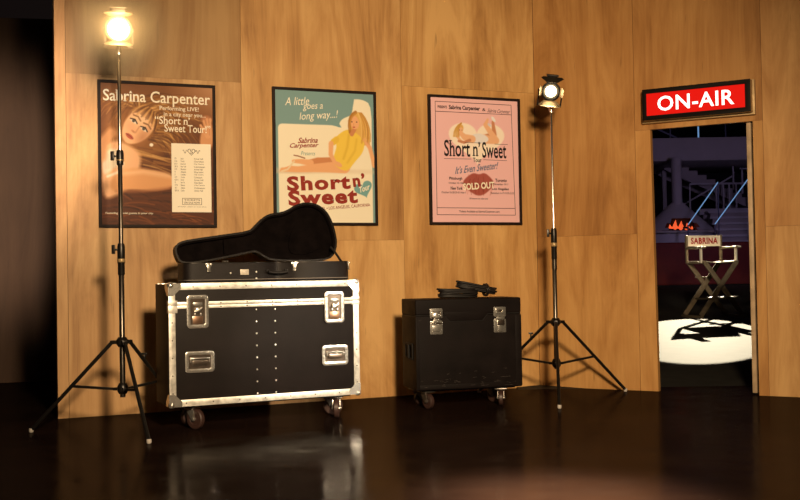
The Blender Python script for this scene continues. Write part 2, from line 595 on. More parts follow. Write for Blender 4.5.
def put_text(mb, body, x0, x1, y0, y1, mi=0, offset=0.0, shear=0.0, rot=0.0, serif=0.0, z=0.0, M=None, space=1.0, thick=0.0, asc=None):
    """fit lettering into the box x0..x1, y0..y1 (local XY), then slant / turn it about the box centre"""
    vs, fs = glyphs(body, offset, space, serif)
    if not len(vs): return
    lo, hi = vs.min(0), vs.max(0)
    p = (vs - lo) / (hi - lo)
    X = p[:, 0] * (x1 - x0); Y = p[:, 1] * (y1 - y0)
    X = X + shear * Y - shear * (y1 - y0) / 2
    X -= (x1 - x0) / 2; Y -= (y1 - y0) / 2
    c, s = math.cos(rot), math.sin(rot)
    cx, cy = (x0 + x1) / 2, (y0 + y1) / 2
    pts = [(cx + a * c - b * s, cy + a * s + b * c, z) for a, b in zip(X, Y)]
    mb.add(pts, fs, mi, M)
    if thick:
        n = len(pts)
        mb.add([(a, b, z - thick) for a, b, _ in pts], [f[::-1] for f in fs], mi, M)


# ------------------------------------------------------------------ flight case
def caster(parent, x, y, rz, r, h, plate, wheel_mat=None, w=0.034):
    """swivel caster: plate and fork (part), wheel (sub-part)"""
    M = Matrix.Translation((x, y, 0)) @ Matrix.Rotation(rz, 4, 'Z')
    m = MB()
    m.box((0, 0, h - 0.004), (0.10, 0.085, 0.008), M)
    m.lathe([(0, 0), (0.03, 0), (0.026, -0.016), (0, -0.016)], M @ Matrix.Translation((0, 0, h - 0.008)), 16)
    off = 0.028
    for s in (-1, 1):
        Ms = M @ Matrix.Translation((0, s * (w / 2 + 0.006), 0)) @ Matrix.Rotation(R(90), 4, 'X')
        m.prism([(-0.032, h - 0.02), (0.034, h - 0.02), (off + 0.016, r - 0.006), (off, r - 0.014), (off - 0.016, r - 0.004)], 0.004,
                Ms @ Matrix.Translation((0, 0, -0.002)))
    m.tube((off, -w / 2 - 0.014, r), (off, w / 2 + 0.014, r), 0.009, M=M)
    f = m.build('caster', plate, parent, bevel=0.0015)
    q = MB()
    q.lathe([(0, -w * .3), (r * .5, -w * .3), (r * .56, -w / 2), (r * .9, -w / 2), (r, -w * .34), (r, w * .34), (r * .9, w / 2), (r * .56, w / 2), (r * .5, w * .3), (0, w * .3)],
            M @ Matrix.Translation((off, 0, r)) @ Matrix.Rotation(R(90), 4, 'X'), 32)
    q.build('wheel', wheel_mat or M_RUBBER, f)
    return f


def front(x, z, y=0.0):
    """local frame lying on a case front: x right, y up, z out towards the viewer"""
    return Matrix.Translation((x, y, z)) @ Matrix.Rotation(R(90), 4, 'X')


FA = R(26.5)
fc = empty('flight_case', (-1.376, 6.382, 0), FA)
tag(fc, 'large black flight case with silver edges on casters, under the guitar case', 'flight case')
W, D, ZB, ZT = 1.235, 0.35, 0.150, 0.884
MB().box2((0.006, 0.006, ZB + 0.004), (W - 0.006, D - 0.006, ZT - 0.004)).build('body', M_BLACK, fc, bevel=0.003)
t = 0.040
m = MB()
for y in (0, D):
    sy = 0.0015 if y == 0 else -0.0015
    y0, y1 = (0, 0.012) if y == 0 else (D - 0.012, D)
    m.box2((0 if y == 0 else 0.02, y0, ZB), (t, y1, ZT)); m.box2((W - t, y0, ZB), (W, y1, ZT))
    m.box2((t, y0, ZB), (W - t, y1, ZB + t)); m.box2((t, y0, ZT - t), (W - t, y1, ZT))
for x0, x1 in ((W - 0.012, W),):
    for ya, yb in ((0.012, t), (D - t, D - 0.012)): m.box2((x0, ya, ZB), (x1, yb, ZT))
    for za, zb in ((ZB, ZB + t), (ZT - t, ZT)): m.box2((x0, t, za), (x1, D - t, zb))
for ya, yb in ((0.012, t), (D - 0.02, D - 0.012)):
    for za, zb in ((ZB, ZB + 0.012), (ZT - 0.012, ZT)): m.box2((t, ya, za), (W - t, yb, zb))
m.build('edge_trim', M_ALU, fc, bevel=0.002)
ZL = 0.752
m = MB()
m.box2((t, -0.002, ZL + 0.0012), (W - t, 0.012, ZL + 0.020)); m.box2((t, -0.002, ZL - 0.020), (W - t, 0.012, ZL - 0.0012))
for x0, x1 in ((W - 0.012, W + 0.002),):
    m.box2((x0, t, ZL + 0.0012), (x1, D - t, ZL + 0.02)); m.box2((x0, t, ZL - 0.02), (x1, D - t, ZL - 0.0012))
m.box2((-0.003, -0.004, ZL + 0.002), (t + 0.012, 0.03, ZL + 0.030)); m.box2((-0.003, -0.004, ZL - 0.045), (t + 0.012, 0.03, ZL - 0.002))
m.box2((W - t - 0.012, -0.004, ZL + 0.002), (W + 0.003, 0.03, ZL + 0.026)); m.box2((W - t - 0.012, -0.004, ZL - 0.026), (W + 0.003, 0.03, ZL - 0.002))
m.build('lid_band', M_ALU, fc, bevel=0.0015)
for x in (0.0, W):
    for y in ((0.0, D) if x else (0.0,)):
        for z in (ZB, ZT):
            sx, sy, sz = (1 if x == 0 else -1), (1 if y == 0 else -1), (1 if z == ZB else -1)
            m = MB()
            c = (x + sx * 0.014, y + sy * 0.012, z + sz * 0.012)
            m.lathe([(0, -0.022), (0.011, -0.019), (0.019, -0.011), (0.022, 0), (0.019, 0.011), (0.011, 0.019), (0, 0.022)], Matrix.Translation(c), 16)
            Mx = Matrix.Translation((x, y, z)) @ Matrix.Diagonal((sx, sy, sz, 1))
            m.prism([(0, 0), (0.075, 0), (0.075, 0.03), (0.03, 0.075), (0, 0.075)], 0.003, Mx @ Matrix(((1, 0, 0, 0), (0, 0, -1, 0.0), (0, 1, 0, 0), (0, 0, 0, 1))))
            m.prism([(0, 0), (0.075, 0), (0.075, 0.03), (0.03, 0.075), (0, 0.075)], 0.003, Mx @ Matrix(((0, 0, -1, 0), (1, 0, 0, 0), (0, 1, 0, 0), (0, 0, 0, 1))))
            m.build('ball_corner', M_STEEL, fc)


def rivets(mb, pts, r, mi=0):
    for (x, z, y) in pts:
        mb.lathe([(r, 0), (r * .8, r * .45), (0, r * .6)], Matrix.Translation((x, y, z)) @ Matrix.Rotation(R(90), 4, 'X'), 8, mi)


def rivet_parts(name, pts, r, material, parent):
    m = MB(); rivets(m, [(0, 0, 0)], r)
    first = m.build(name, material, parent)
    for i, (x, z, y) in enumerate(pts):
        o = first if i == 0 else first.copy()
        if i: COL.objects.link(o)
        o.parent = parent
        o.location = (x, y, z)


rivet_parts('rivet', [(x, 0.199 + k * 0.0735, 0.006) for x in (0.546, 0.667) for k in range(8)], 0.0055, M_RIVET, fc)
rivet_parts('trim_rivet', [(x, ZT - 0.022, -0.0) for x in np.arange(0.15, W - .05, 0.165)] + [(x, ZB + 0.02, 0) for x in np.arange(0.10, W - .05, 0.165)]
            + [(0.02, z, 0) for z in np.arange(0.23, 0.85, 0.105)] + [(W - 0.02, z, 0) for z in np.arange(0.23, 0.85, 0.105)]
            + [(x, ZL + s * 0.011, -0.002) for s in (-1, 1) for x in np.arange(0.32, 1.0, 0.165)], 0.0045, M_GUNMETAL, fc)


def dish(parent, name, x, z, w, h, kind):
    M = front(x, z)
    m = MB()
    m.ring(rrect(w, h, 0.022), rrect(w - 0.046, h - 0.046, 0.008), 0.007, M)
    for a, b in [(sx * (w / 2 - 0.012), k * (h / 2 - 0.03)) for sx in (-1, 1) for k in (-1, -.33, .33, 1)] + \
            [(k * (w / 2 - 0.04), sy * (h / 2 - 0.012)) for sy in (-1, 1) for k in (-1, 0, 1)]:
        m.lathe([(0.0045, 0.007), (0.003, 0.0095), (0, 0.010)], M @ Matrix.Translation((a, b, 0)), 8, 1)
    d = m.build(name, [M_STEEL, M_GUNMETAL], parent, bevel=0.0015)
    p = MB()
    p.prism(rrect(w - 0.044, h - 0.044, 0.008), 0.0022, M)
    p.build('recess_shade_plate', M_DISHDARK, d)  # flush plate, shade of a recess put into its dark colour
    k = MB()
    if kind == 'latch':
        k.box((0, 0.046, 0.006), (0.056, 0.020, 0.008), M)            # strike plate
        k.box((0, -0.050, 0.005), (0.066, 0.048, 0.004), M, 1)        # lower plate
        k.lathe([(0.019, 0), (0.019, 0.006), (0.012, 0.010), (0, 0.011)], M @ Matrix.Translation((0, 0.012, 0.008)), 20)
        k.prism([(-0.027, -0.003), (-0.012, -0.009), (0.012, -0.009), (0.027, -0.003), (0.027, 0.006), (0.010, 0.002), (-0.010, 0.002), (-0.027, 0.006)],
                0.014, M @ Matrix.Translation((0, 0.012, 0.014)) @ Matrix.Rotation(R(28), 4, 'Z'))
        for s in (-1, 1): k.box((s * 0.018, -0.016, 0.009), (0.008, 0.016, 0.008), M)
        k.build('butterfly_latch', [M_STEEL, M_BROWNPLATE], d, bevel=0.001)
    else:
        k.tube((-(w / 2 - 0.034), 0.022, 0.012), (w / 2 - 0.034, 0.022, 0.012), 0.0065, M=M)
        k.prism(rrect(w - 0.085, 0.030, 0.010, 0, -0.006), 0.009, M @ Matrix.Translation((0, 0, 0.004)), 1)
        for s in (-1, 1): k.box((s * (w / 2 - 0.033), 0.012, 0.008), (0.008, 0.030, 0.010), M)
        k.build('spring_handle', [M_STEEL, M_DISHDARK], d, bevel=0.001)
    return d


dish(fc, 'latch_dish', 0.175, 0.712, 0.135, 0.200, 'latch')
dish(fc, 'latch_dish', 1.062, 0.712, 0.135, 0.200, 'latch')
dish(fc, 'handle_dish', 0.184, 0.412, 0.180, 0.128, 'handle')
dish(fc, 'handle_dish', 1.062, 0.408, 0.180, 0.128, 'handle')
MB().box2((0.05, 0.05, ZB - 0.012), (W - 0.05, D - 0.05, ZB + 0.005)).build('caster_board', M_BLACK, fc)
caster(fc, 0.165, 0.11, R(-60), 0.062, ZB - 0.012, M_STEEL)
caster(fc, 1.115, 0.11, R(-115), 0.062, ZB - 0.012, M_STEEL)
caster(fc, 0.165, D - 0.11, R(20), 0.062, ZB - 0.012, M_STEEL)
caster(fc, 1.115, D - 0.11, R(-30), 0.062, ZB - 0.012, M_STEEL)

# ------------------------------------------------------------------ guitar case, lying open on the flight case
gdx = 0.097; GZ = ZT + 0.0015
fdir = Vector((math.cos(FA), math.sin(FA), 0)); fn = Vector((-math.sin(FA), math.cos(FA), 0))
gpos = Vector((-1.376, 6.382, 0)) + fdir * gdx + fn * 0.004
gc = empty('guitar_case', (gpos.x, gpos.y, GZ), FA)
tag(gc, 'black guitar case lying open on top of the large flight case, lid raised', 'guitar case')
# plan outline, x along the case (neck at left), y away from the viewer
plan = [(0.02, 0.16), (0.025, 0.07), (0.10, 0.05), (0.50, 0.055), (0.565, 0.075), (0.62, 0.10), (0.665, 0.075), (0.73, 0.025), (0.83, 0.0), (0.96, 0.0),
        (1.07, 0.03), (1.118, 0.10), (1.123, 0.18), (1.115, 0.26), (1.06, 0.325), (0.96, 0.345), (0.80, 0.34), (0.62, 0.325), (0.30, 0.30), (0.06, 0.29), (0.022, 0.25)]
outl = smoothpts(plan, 2)
cxp = sum(p[0] for p in outl) / len(outl); cyp = sum(p[1] for p in outl) / len(outl)


def inset(pts, d):
    out = []
    n = len(pts)
    area = sum(pts[i][0] * pts[(i + 1) % n][1] - pts[(i + 1) % n][0] * pts[i][1] for i in range(n))
    sg = 1 if area > 0 else -1
    for i in range(n):
        a, b = Vector(pts[i - 1]), Vector(pts[(i + 1) % n])
        tt = (b - a).normalized()
        out.append((pts[i][0] - tt.y * d * sg, pts[i][1] + tt.x * d * sg))
    return out


HS = 0.118
m = MB()
m.prism(outl, 0.010)
m.ring(outl, inset(outl, 0.012), HS)
shell = m.build('shell', M_LEATHER, gc, bevel=0.0)
m = MB()
m.ring(inset(outl, -0.0012), inset(outl, 0.004), 0.0025, Matrix.Translation((0, 0, 0.014)))
m.build('stitching', M_STITCH, shell)
m = MB()
m.ring(inset(outl, -0.002), inset(outl, 0.013), 0.006, Matrix.Translation((0, 0, HS - 0.003)))
m.build('rim', M_BLKMETAL, shell)
m = MB()
ino = inset(outl, 0.012)
m.ring(ino, inset(outl, 0.03), HS - 0.03, Matrix.Translation((0, 0, 0.011)))
m.prism(inset(outl, 0.025), 0.03, Matrix.Translation((0, 0, 0.011)))
m.build('lining', M_PLUSH, gc)
# lid: own outline as it stands, hinged along the back
lid = [(0.153, 1.1), (0.162, 1.134), (0.203, 1.157), (0.308, 1.174), (0.475, 1.197), (0.646, 1.221), (0.684, 1.251), (0.723, 1.29), (0.762, 1.322), (0.813, 1.341), (0.876, 1.347), (0.927, 1.366), (0.979, 1.399), (1.055, 1.419), (1.134, 1.409), (1.199, 1.363), (1.237, 1.291), (1.258, 1.192), (1.259, 1.131), (1.238, 1.069), (1.194, 1.030), (1.089, 1.020), (0.999, 1.020), (0.906, 1.020), (0.783, 1.028), (0.745, 1.045), (0.684, 1.085), (0.669, 1.084), (0.534, 1.057), (0.353, 1.024), (0.236, 1.010), (0.178, 1.022), (0.159, 1.066)]
lo_ = smoothpts([(x - gdx - 0.018, z - 1.014) for x, z in lid], 1)
tilt = R(9)
# front frame: x along, y up, z towards viewer; leaning back about the hinge
ML_ = Matrix.Translation((0, 0.335, HS + 0.004)) @ Matrix.Rotation(R(90) - tilt, 4, 'X')
m = MB()
m.prism(lo_, 0.008, ML_ @ Matrix.Translation((0, 0, -0.062)))
m.ring(lo_, inset(lo_, 0.010), 0.062, ML_ @ Matrix.Translation((0, 0, -0.062)))
lidob = m.build('lid', M_LEATHER, gc)
m = MB()
m.ring(inset(lo_, -0.002), inset(lo_, 0.006), 0.003, ML_)
m.build('rim', M_BLKMETAL, lidob)
m = MB()
ri = inset(lo_, 0.010)
m.ring(ri, inset(lo_, 0.024), 0.05, ML_ @ Matrix.Translation((0, 0, -0.053)))
m.prism(inset(lo_, 0.02), 0.022, ML_ @ Matrix.Translation((0, 0, -0.054)))
pk = smoothpts([(0.80, 0.06), (0.90, 0.05), (1.02, 0.08), (1.08, 0.16), (1.02, 0.27), (0.90, 0.30), (0.82, 0.20)], 2)
m.prism(pk, 0.012, ML_ @ Matrix.Translation((0, 0, -0.034)))
m.build('lid_lining', M_PLUSH, lidob, bevel=0.004)
MB().box2((0.36, 0.06, -0.032), (0.375, 0.155, -0.01), ML_).build('neck_strap', M_PLUSH, lidob)
# lid stay at the right end
m = MB()
m.path([(1.165 - gdx + 0.015, 0.318, HS + 0.10), (1.105, 0.285, HS + 0.06), (1.118, 0.22, HS)], 0.008, 6)
m.build('lid_stay', M_CABLE, gc)
MB().box2((0.335, 0.315, HS - 0.012), (0.375, 0.329, HS + 0.02)).build('hinge', M_GUNMETAL, gc)
MB().box2((0.86, 0.338, HS - 0.02), (0.90, 0.350, HS + 0.02)).build('hinge', M_GUNMETAL, gc)
for i, (x, y, rz) in enumerate(((0.165, 0.0505, 0), (0.715, 0.034, R(-22)), (1.085, 0.045, R(52)))):
    M = Matrix.Translation((x, y, 0)) @ Matrix.Rotation(rz, 4, 'Z')
    k = MB()
    k.box((0, -0.004, HS - 0.012), (0.034, 0.008, 0.022), M)
    k.box((0, -0.007, HS - 0.030), (0.020, 0.008, 0.040), M)
    k.box((-0.016, -0.008, HS - 0.008), (0.008, 0.010, 0.010), M); k.box((0.016, -0.008, HS - 0.008), (0.008, 0.010, 0.010), M)
    k.tube((-0.011, -0.011, HS - 0.050), (0.011, -0.011, HS - 0.050), 0.004, M=M)
    k.build('latch', M_STEEL, gc, bevel=0.001)
MB().box((0.392, 0.049, 0.060), (0.054, 0.006, 0.034)).build('badge', M_BADGE, gc, bevel=0.001)
rivet_parts('stud', [(0.305, 0.055, 0.052), (0.470, 0.060, 0.053), (0.470, 0.020, 0.053)], 0.0065, M_RIVET, gc)
m = MB()
m.path([(0.548, 0.062, 0.066), (0.550, 0.040, 0.058), (0.585, 0.045, 0.054), (0.635, 0.045, 0.054), (0.668, 0.035, 0.060), (0.672, 0.066, 0.068)], 0.008, 8)
m.box((0.548, 0.064, 0.066), (0.02, 0.02, 0.012)); m.box((0.67, 0.066, 0.068), (0.02, 0.02, 0.012))
m.build('carry_handle', M_CABLE, gc)

# ------------------------------------------------------------------ small black trunk
TA = R(15)
tk = empty('equipment_trunk', (0.096, 7.245, 0), TA)
tag(tk, 'small scuffed black trunk on casters with two silver latches and black cable on top', 'trunk')
W2, D2, B2, T2 = 0.757, 0.36, 0.128, 0.742
SEAM = 0.634
m = MB()
m.box2((0, 0, B2), (W2, D2, SEAM - 0.003))
m.build('body', M_FIBRE, tk, bevel=0.010, seg=3)
m = MB()
m.box2((0.0, 0.0, SEAM + 0.002), (W2, D2, T2))
lidt = m.build('lid', M_FIBRE, tk, bevel=0.010, seg=3)
tab = [(0.198, 0.018), (0.205, 0.0), (0.243, -0.042), (0.472, -0.042), (0.510, 0.0), (0.517, 0.018)]
m = MB()
m.prism(tab, 0.006, front(0, SEAM, -0.0005))
m.build('lid_tab', M_FIBRE, lidt, bevel=0.002)
m = MB()
g = [(0.010, 0.0), (0.203, 0.0), (0.241, -0.045), (0.474, -0.045), (0.512, 0.0), (W2 - 0.010, 0.0)]
for a, b in zip(g[:-1], g[1:]):
    m.bar((a[0], -0.0012, SEAM + a[1]), (b[0], -0.0012, SEAM + b[1]), 0.006, 0.003)
m.box2((0.004, 0.004, SEAM - 0.004), (W2 - 0.004, D2 - 0.004, SEAM + 0.003))
m.build('lid_gasket', M_GAP, tk)
# raised border battens of the front panel
m = MB()
m.box2((0.0, -0.003, B2 + 0.008), (0.022, 0.006, SEAM - 0.012)); m.box2((W2 - 0.046, -0.003, B2 + 0.008), (W2, 0.006, SEAM - 0.012))
m.box2((0.022, -0.003, B2 + 0.006), (W2 - 0.046, 0.006, B2 + 0.036))
m.build('edge_battens', M_FIBRE, tk, bevel=0.002)
sc = MB()
for _ in range(34):
    x = rng.uniform(0.03, W2 - 0.05); z = B2 + abs(rng.normal(0, 0.06)) + 0.012
    if z > 0.58: continue
    l = rng.uniform(0.006, 0.035); a = rng.normal(0, 0.25)
    z0 = -0.0042 if z < B2 + 0.036 else -0.0008
    sc.bar((x, z0, z), (x + l * math.cos(a), z0, z + l * math.sin(a) * 0.6), 0.0022, 0.0008)
for x, z, l in ((0.30, 0.235, 0.012), (0.41, 0.245, 0.02), (0.60, 0.20, 0.07), (0.02, 0.60, 0.02), (0.55, 0.17, 0.05)):
    sc.bar((x, -0.0042 if z < B2 + .04 else -0.0008, z), (x + l, -0.0042 if z < B2 + .04 else -0.0008, z + 0.002), 0.003, 0.0008)
sc.build('scuffs', M_SCUFF, tk)


def trunk_latch(x, open_):
    M = front(x, 0.590)
    k = MB()
    k.prism(rrect(0.088, 0.066, 0.006, 0, 0.056), 0.005, M)
    k.prism(rrect(0.088, 0.092, 0.006, 0, -0.040), 0.005, M)
    if open_:
        k.ring(rrect(0.056, 0.036, 0.008, 0, 0.062), rrect(0.036, 0.018, 0.006, 0, 0.062), 0.012, M)
        k.box((0, 0.012, 0.011), (0.060, 0.018, 0.012), M)
        k.box((0.006, -0.018, 0.010), (0.050, 0.036, 0.010), M, 1)
        k.box((0, 0.062, 0.004), (0.034, 0.016, 0.006), M, 1)
        k.box((0, -0.056, 0.008), (0.030, 0.050, 0.008), M)
    else:
        k.lathe([(0.030, 0), (0.030, 0.006), (0.02, 0.011), (0, 0.012)], M @ Matrix.Translation((0, 0.040, 0.005)), 20)
        k.prism([(-0.032, -0.006), (0, -0.012), (0.032, -0.006), (0.032, 0.008), (0, 0.003), (-0.032, 0.008)], 0.012, M @ Matrix.Translation((0, 0.036, 0.014)))
        k.box((0, 0.004, 0.010), (0.050, 0.022, 0.010), M)
        k.box((0, -0.046, 0.008), (0.056, 0.040, 0.006), M)
        k.box((0, -0.012, 0.006), (0.074, 0.010, 0.006), M, 1); k.ring(rrect(.07, .052, .012, 0, .045), rrect(.058, .040, .01, 0, .045), .0075, M, 1)
    k.build('latch', [M_STEEL, M_DISHDARK], tk, bevel=0.001)


trunk_latch(0.145, False)
trunk_latch(0.600, True)
# dished handle on the left end
m = MB()
Me = Matrix.Translation((0, 0.17, 0.385)) @ Matrix.Rotation(R(-90), 4, 'Z') @ Matrix.Rotation(R(90), 4, 'X')
m.ring(rrect(0.19, 0.115, 0.012), rrect(0.155, 0.082, 0.008), 0.006, Me)
m.box((0, 0, 0.008), (0.03, 0.09, 0.010), Me)
m.build('end_handle', M_GAP, tk, bevel=0.001)
MB().box2((0.04, 0.04, B2 - 0.010), (W2 - 0.04, D2 - 0.04, B2 + 0.004)).build('caster_board', M_GAP, tk)
M_DCAST = mat('dull_caster_steel', (0.28, 0.25, 0.22), 0.32, 0.9)
for x, y, a in ((0.085, 0.075, -70), (0.625, 0.075, -110), (0.085, D2 - 0.075, 10), (0.625, D2 - 0.075, -60)):
    caster(tk, x, y, R(a), 0.051, B2 - 0.010, M_DCAST, M_RUBBER, 0.03)

# black cable hank on the trunk
td = Vector((math.cos(TA), math.sin(TA), 0)); tn = Vector((-math.sin(TA), math.cos(TA), 0))
hp = Vector((0.096, 7.245, 0)) + td * 0.22 + tn * 0.12
hk = empty('cable_hank', (hp.x, hp.y, T2 + 0.0005), TA)
tag(hk, 'tied hanks of black cable lying on the small trunk', 'cable')


def loop(cx, cy, z, L_, w, ph, tiltx=0.0):
    pts = []
    for i in range(28):
        a = 2 * PI * i / 28
        x = L_ / 2 * math.copysign(abs(math.cos(a)) ** 0.7, math.cos(a)); y = w / 2 * math.sin(a)
        pts.append((cx + x + 0.004 * math.sin(3 * a + ph), cy + y, z + 0.003 * math.sin(2 * a + ph) - tiltx * x))
    return pts


m = MB()
for k in range(9):
    z = 0.0075 + 0.0125 * (k // 2)
    m.path(loop(0.145 + rng.normal(0, .006), 0.06 + rng.normal(0, .004), z + 0.003, 0.27 + rng.normal(0, .010), 0.085 - 0.02 * (k % 2), k), 0.0072, 8, closed=True)
coil1 = m.build('lower_coil', M_CABLE, hk)
m = MB()
for k in range(8):
    z = 0.052 + 0.011 * (k // 2)
    pts = [(x, y, max(z_, 0.008)) for x, y, z_ in loop(0.285 + rng.normal(0, .004), 0.075 + rng.normal(0, .004), z, 0.275 + rng.normal(0, .008), 0.075 - 0.02 * (k % 2), k, 0.20)]
    m.path(pts, 0.0072, 8, closed=True)
m.build('upper_coil', M_CABLE, hk)
m = MB()
for k in range(2):
    m.path([(0.345 + 0.012 * k, 0.075 + 0.055 * math.cos(2 * PI * i / 20), 0.052 + 0.040 * math.sin(2 * PI * i / 20)) for i in range(20)], 0.006, 6, closed=True)
m.build('cable_tie', M_CABLE, hk)

# ------------------------------------------------------------------ posters
class Canvas:
    """soft-brush painter on a grid; x 0..0.805 right, y 0..1 down, colours as sRGB 0..255"""
    def __init__(self, nx, ny, base):
        self.nx, self.ny = nx, ny
        self.X, self.Y = np.meshgrid((np.arange(nx) + .5) / nx * 0.805, (np.arange(ny) + .5) / ny)
        self.C = np.ones((ny, nx, 3)) * np.array(base, float)

    def over(self, mk, col):
        mk = np.clip(mk, 0, 1)[..., None]
        self.C = self.C * (1 - mk) + np.array(col, float) * mk

    @staticmethod
    def ss(d, s): return np.clip(0.5 - d / s, 0, 1)

    def ell(self, cx, cy, rx, ry, col, ang=0, soft=0.008, op=1.0):
        c, s = math.cos(ang), math.sin(ang)
        x = (self.X - cx) * c + (self.Y - cy) * s; y = -(self.X - cx) * s + (self.Y - cy) * c
        d = (np.sqrt((x / rx) ** 2 + (y / ry) ** 2) - 1) * min(rx, ry)
        self.over(self.ss(d, soft) * op, col)

    def polyd(self, pts):
        pts = np.array(pts, float)
        d = np.full(self.X.shape, 1e9); ins = np.zeros(self.X.shape, bool)
        for a, b in zip(pts, np.roll(pts, -1, 0)):
            e = b - a
            wx, wy = self.X - a[0], self.Y - a[1]
            t = np.clip((wx * e[0] + wy * e[1]) / (e @ e + 1e-12), 0, 1)
            d = np.minimum(d, np.hypot(wx - t * e[0], wy - t * e[1]))
            cond = ((a[1] <= self.Y) & (b[1] > self.Y)) | ((b[1] <= self.Y) & (a[1] > self.Y))
            with np.errstate(divide='ignore', invalid='ignore'):
                xi = a[0] + (self.Y - a[1]) * e[0] / (e[1] if e[1] else 1e-12)
            ins ^= cond & (self.X < xi)
        return np.where(ins, -d, d)

    def poly(self, pts, col, soft=0.006, op=1.0, sm=0):
        if sm: pts = smoothpts([tuple(p) for p in pts], sm)
        self.over(self.ss(self.polyd(pts), soft) * op, col)

    def stroke(self, pts, r, col, soft=0.006, op=1.0):
        d = np.full(self.X.shape, 1e9)
        pts = np.array(pts, float)
        rs = np.linspace(r[0], r[1], len(pts)) if isinstance(r, (tuple, list)) else np.full(len(pts), r)
        for i in range(len(pts) - 1):
            a, b = pts[i], pts[i + 1]
            e = b - a
            wx, wy = self.X - a[0], self.Y - a[1]
            t = np.clip((wx * e[0] + wy * e[1]) / (e @ e + 1e-12), 0, 1)
            d = np.minimum(d, np.hypot(wx - t * e[0], wy - t * e[1]) - (rs[i] + (rs[i + 1] - rs[i]) * t))
        self.over(self.ss(d, soft) * op, col)


def bez(p0, p1, p2, n=8):
    return [((1 - t) ** 2 * p0[0] + 2 * t * (1 - t) * p1[0] + t * t * p2[0], (1 - t) ** 2 * p0[1] + 2 * t * (1 - t) * p1[1] + t * t * p2[1])
            for t in np.linspace(0, 1, n)]


M_PRINT = bpy.data.materials.new('printed_paper')
M_PRINT.use_nodes = True
_a = M_PRINT.node_tree.nodes.new('ShaderNodeAttribute'); _a.attribute_name = 'ink'
M_PRINT.node_tree.links.new(_a.outputs['Color'], M_PRINT.node_tree.nodes['Principled BSDF'].inputs['Base Color'])
M_PRINT.node_tree.nodes['Principled BSDF'].inputs['Roughness'].default_value = 0.55
M_PRINT.node_tree.nodes['Principled BSDF'].inputs['Specular IOR Level'].default_value = 0.25


def ink(name, rgb): return mat(name, lin(rgb), 0.55, spec=0.25)


INK_CREAM = ink('ink_cream', (250, 240, 220)); INK_RED = ink('ink_brick_red', (150, 46, 34)); INK_BLACK = ink('ink_black', (28, 20, 22))
INK_TEAL = ink('ink_teal', (118, 160, 158)); INK_BLUE = ink('ink_blue_grey', (96, 112, 142)); INK_GREY = ink('ink_grey', (120, 108, 98))
PW, PH = 0.805, 1.0


def poster(s0, z0, cv, label):
    p = ML @ Vector((s0 + PW / 2, 0, z0))
    e = empty('framed_poster', p, AL)
    tag(e, label, 'poster', 'framed posters on the plywood wall')
    F = front(-PW / 2, 0, 0) # x right, y up, z towards viewer
    m = MB()
    fw = 0.020
    m.ring([(0, 0), (PW, 0), (PW, PH), (0, PH)], [(fw, fw), (PW - fw, fw), (PW - fw, PH - fw), (fw, PH - fw)], 0.024, F)
    m.build('frame', M_FRAME, e, bevel=0.002)
    nx, ny = cv.nx, cv.ny
    me = bpy.data.meshes.new('print')
    xs = np.linspace(0, PW, nx + 1); ys = np.linspace(PH, 0, ny + 1)
    keepx = [i for i in range(nx + 1) if fw - 0.006 <= xs[i] <= PW - fw + 0.006]; keepy = [j for j in range(ny + 1) if fw - 0.006 <= ys[j] <= PH - fw + 0.006]
    vs = [tuple(F @ Vector((xs[i], ys[j], 0.012))) for j in keepy for i in keepx]
    k = len(keepx); fs = []; cols = []
    L = np.clip(cv.C / 255.0, 0, 1); L = np.where(L <= 0.04045, L / 12.92, ((L + 0.055) / 1.055) ** 2.4)
    for b in range(len(keepy) - 1):
        for a in range(k - 1):
            fs.append((b * k + a, (b + 1) * k + a, (b + 1) * k + a + 1, b * k + a + 1))
            cols += [(*L[keepy[b], keepx[a]], 1.0)] * 4
    me.from_pydata(vs, [], fs)
    at = me.color_attributes.new('ink', 'FLOAT_COLOR', 'CORNER')
    at.data.foreach_set('color', np.array(cols, dtype=np.float32).ravel())
    me.materials.append(M_PRINT)
    o = bpy.data.objects.new('print', me); COL.objects.link(o); o.parent = e
    MB().box2((fw - .004, fw - .004, 0), (PW - fw + .004, PH - fw + .004, 0.011), F).build('backing', M_FRAME, e)
    return e, F


class Txt:
    """lettering of one poster: boxes in frame fractions u0,u1 (right), v0,v1 (down)"""
    def __init__(self, F): self.mb, self.F = MB(), F
    def t(self, body, u0, u1, v0, v1, mi=0, z=0.0130, **k):
        put_text(self.mb, body, u0 * PW, u1 * PW, (1 - v1) * PH, (1 - v0) * PH, mi, M=self.F, z=z, **k)
    def rule(self, u0, v0, u1, v1, w=0.003, mi=0):
        a = (u0 * PW, (1 - v0) * PH, 0.0128); b = (u1 * PW, (1 - v1) * PH, 0.0128)
        d = (Vector(b) - Vector(a)).normalized(); n = Vector((-d.y, d.x, 0)) * w / 2
        self.mb.add([Vector(a) - n, Vector(b) - n, Vector(b) + n, Vector(a) + n], [(0, 1, 2, 3)], mi, self.F)


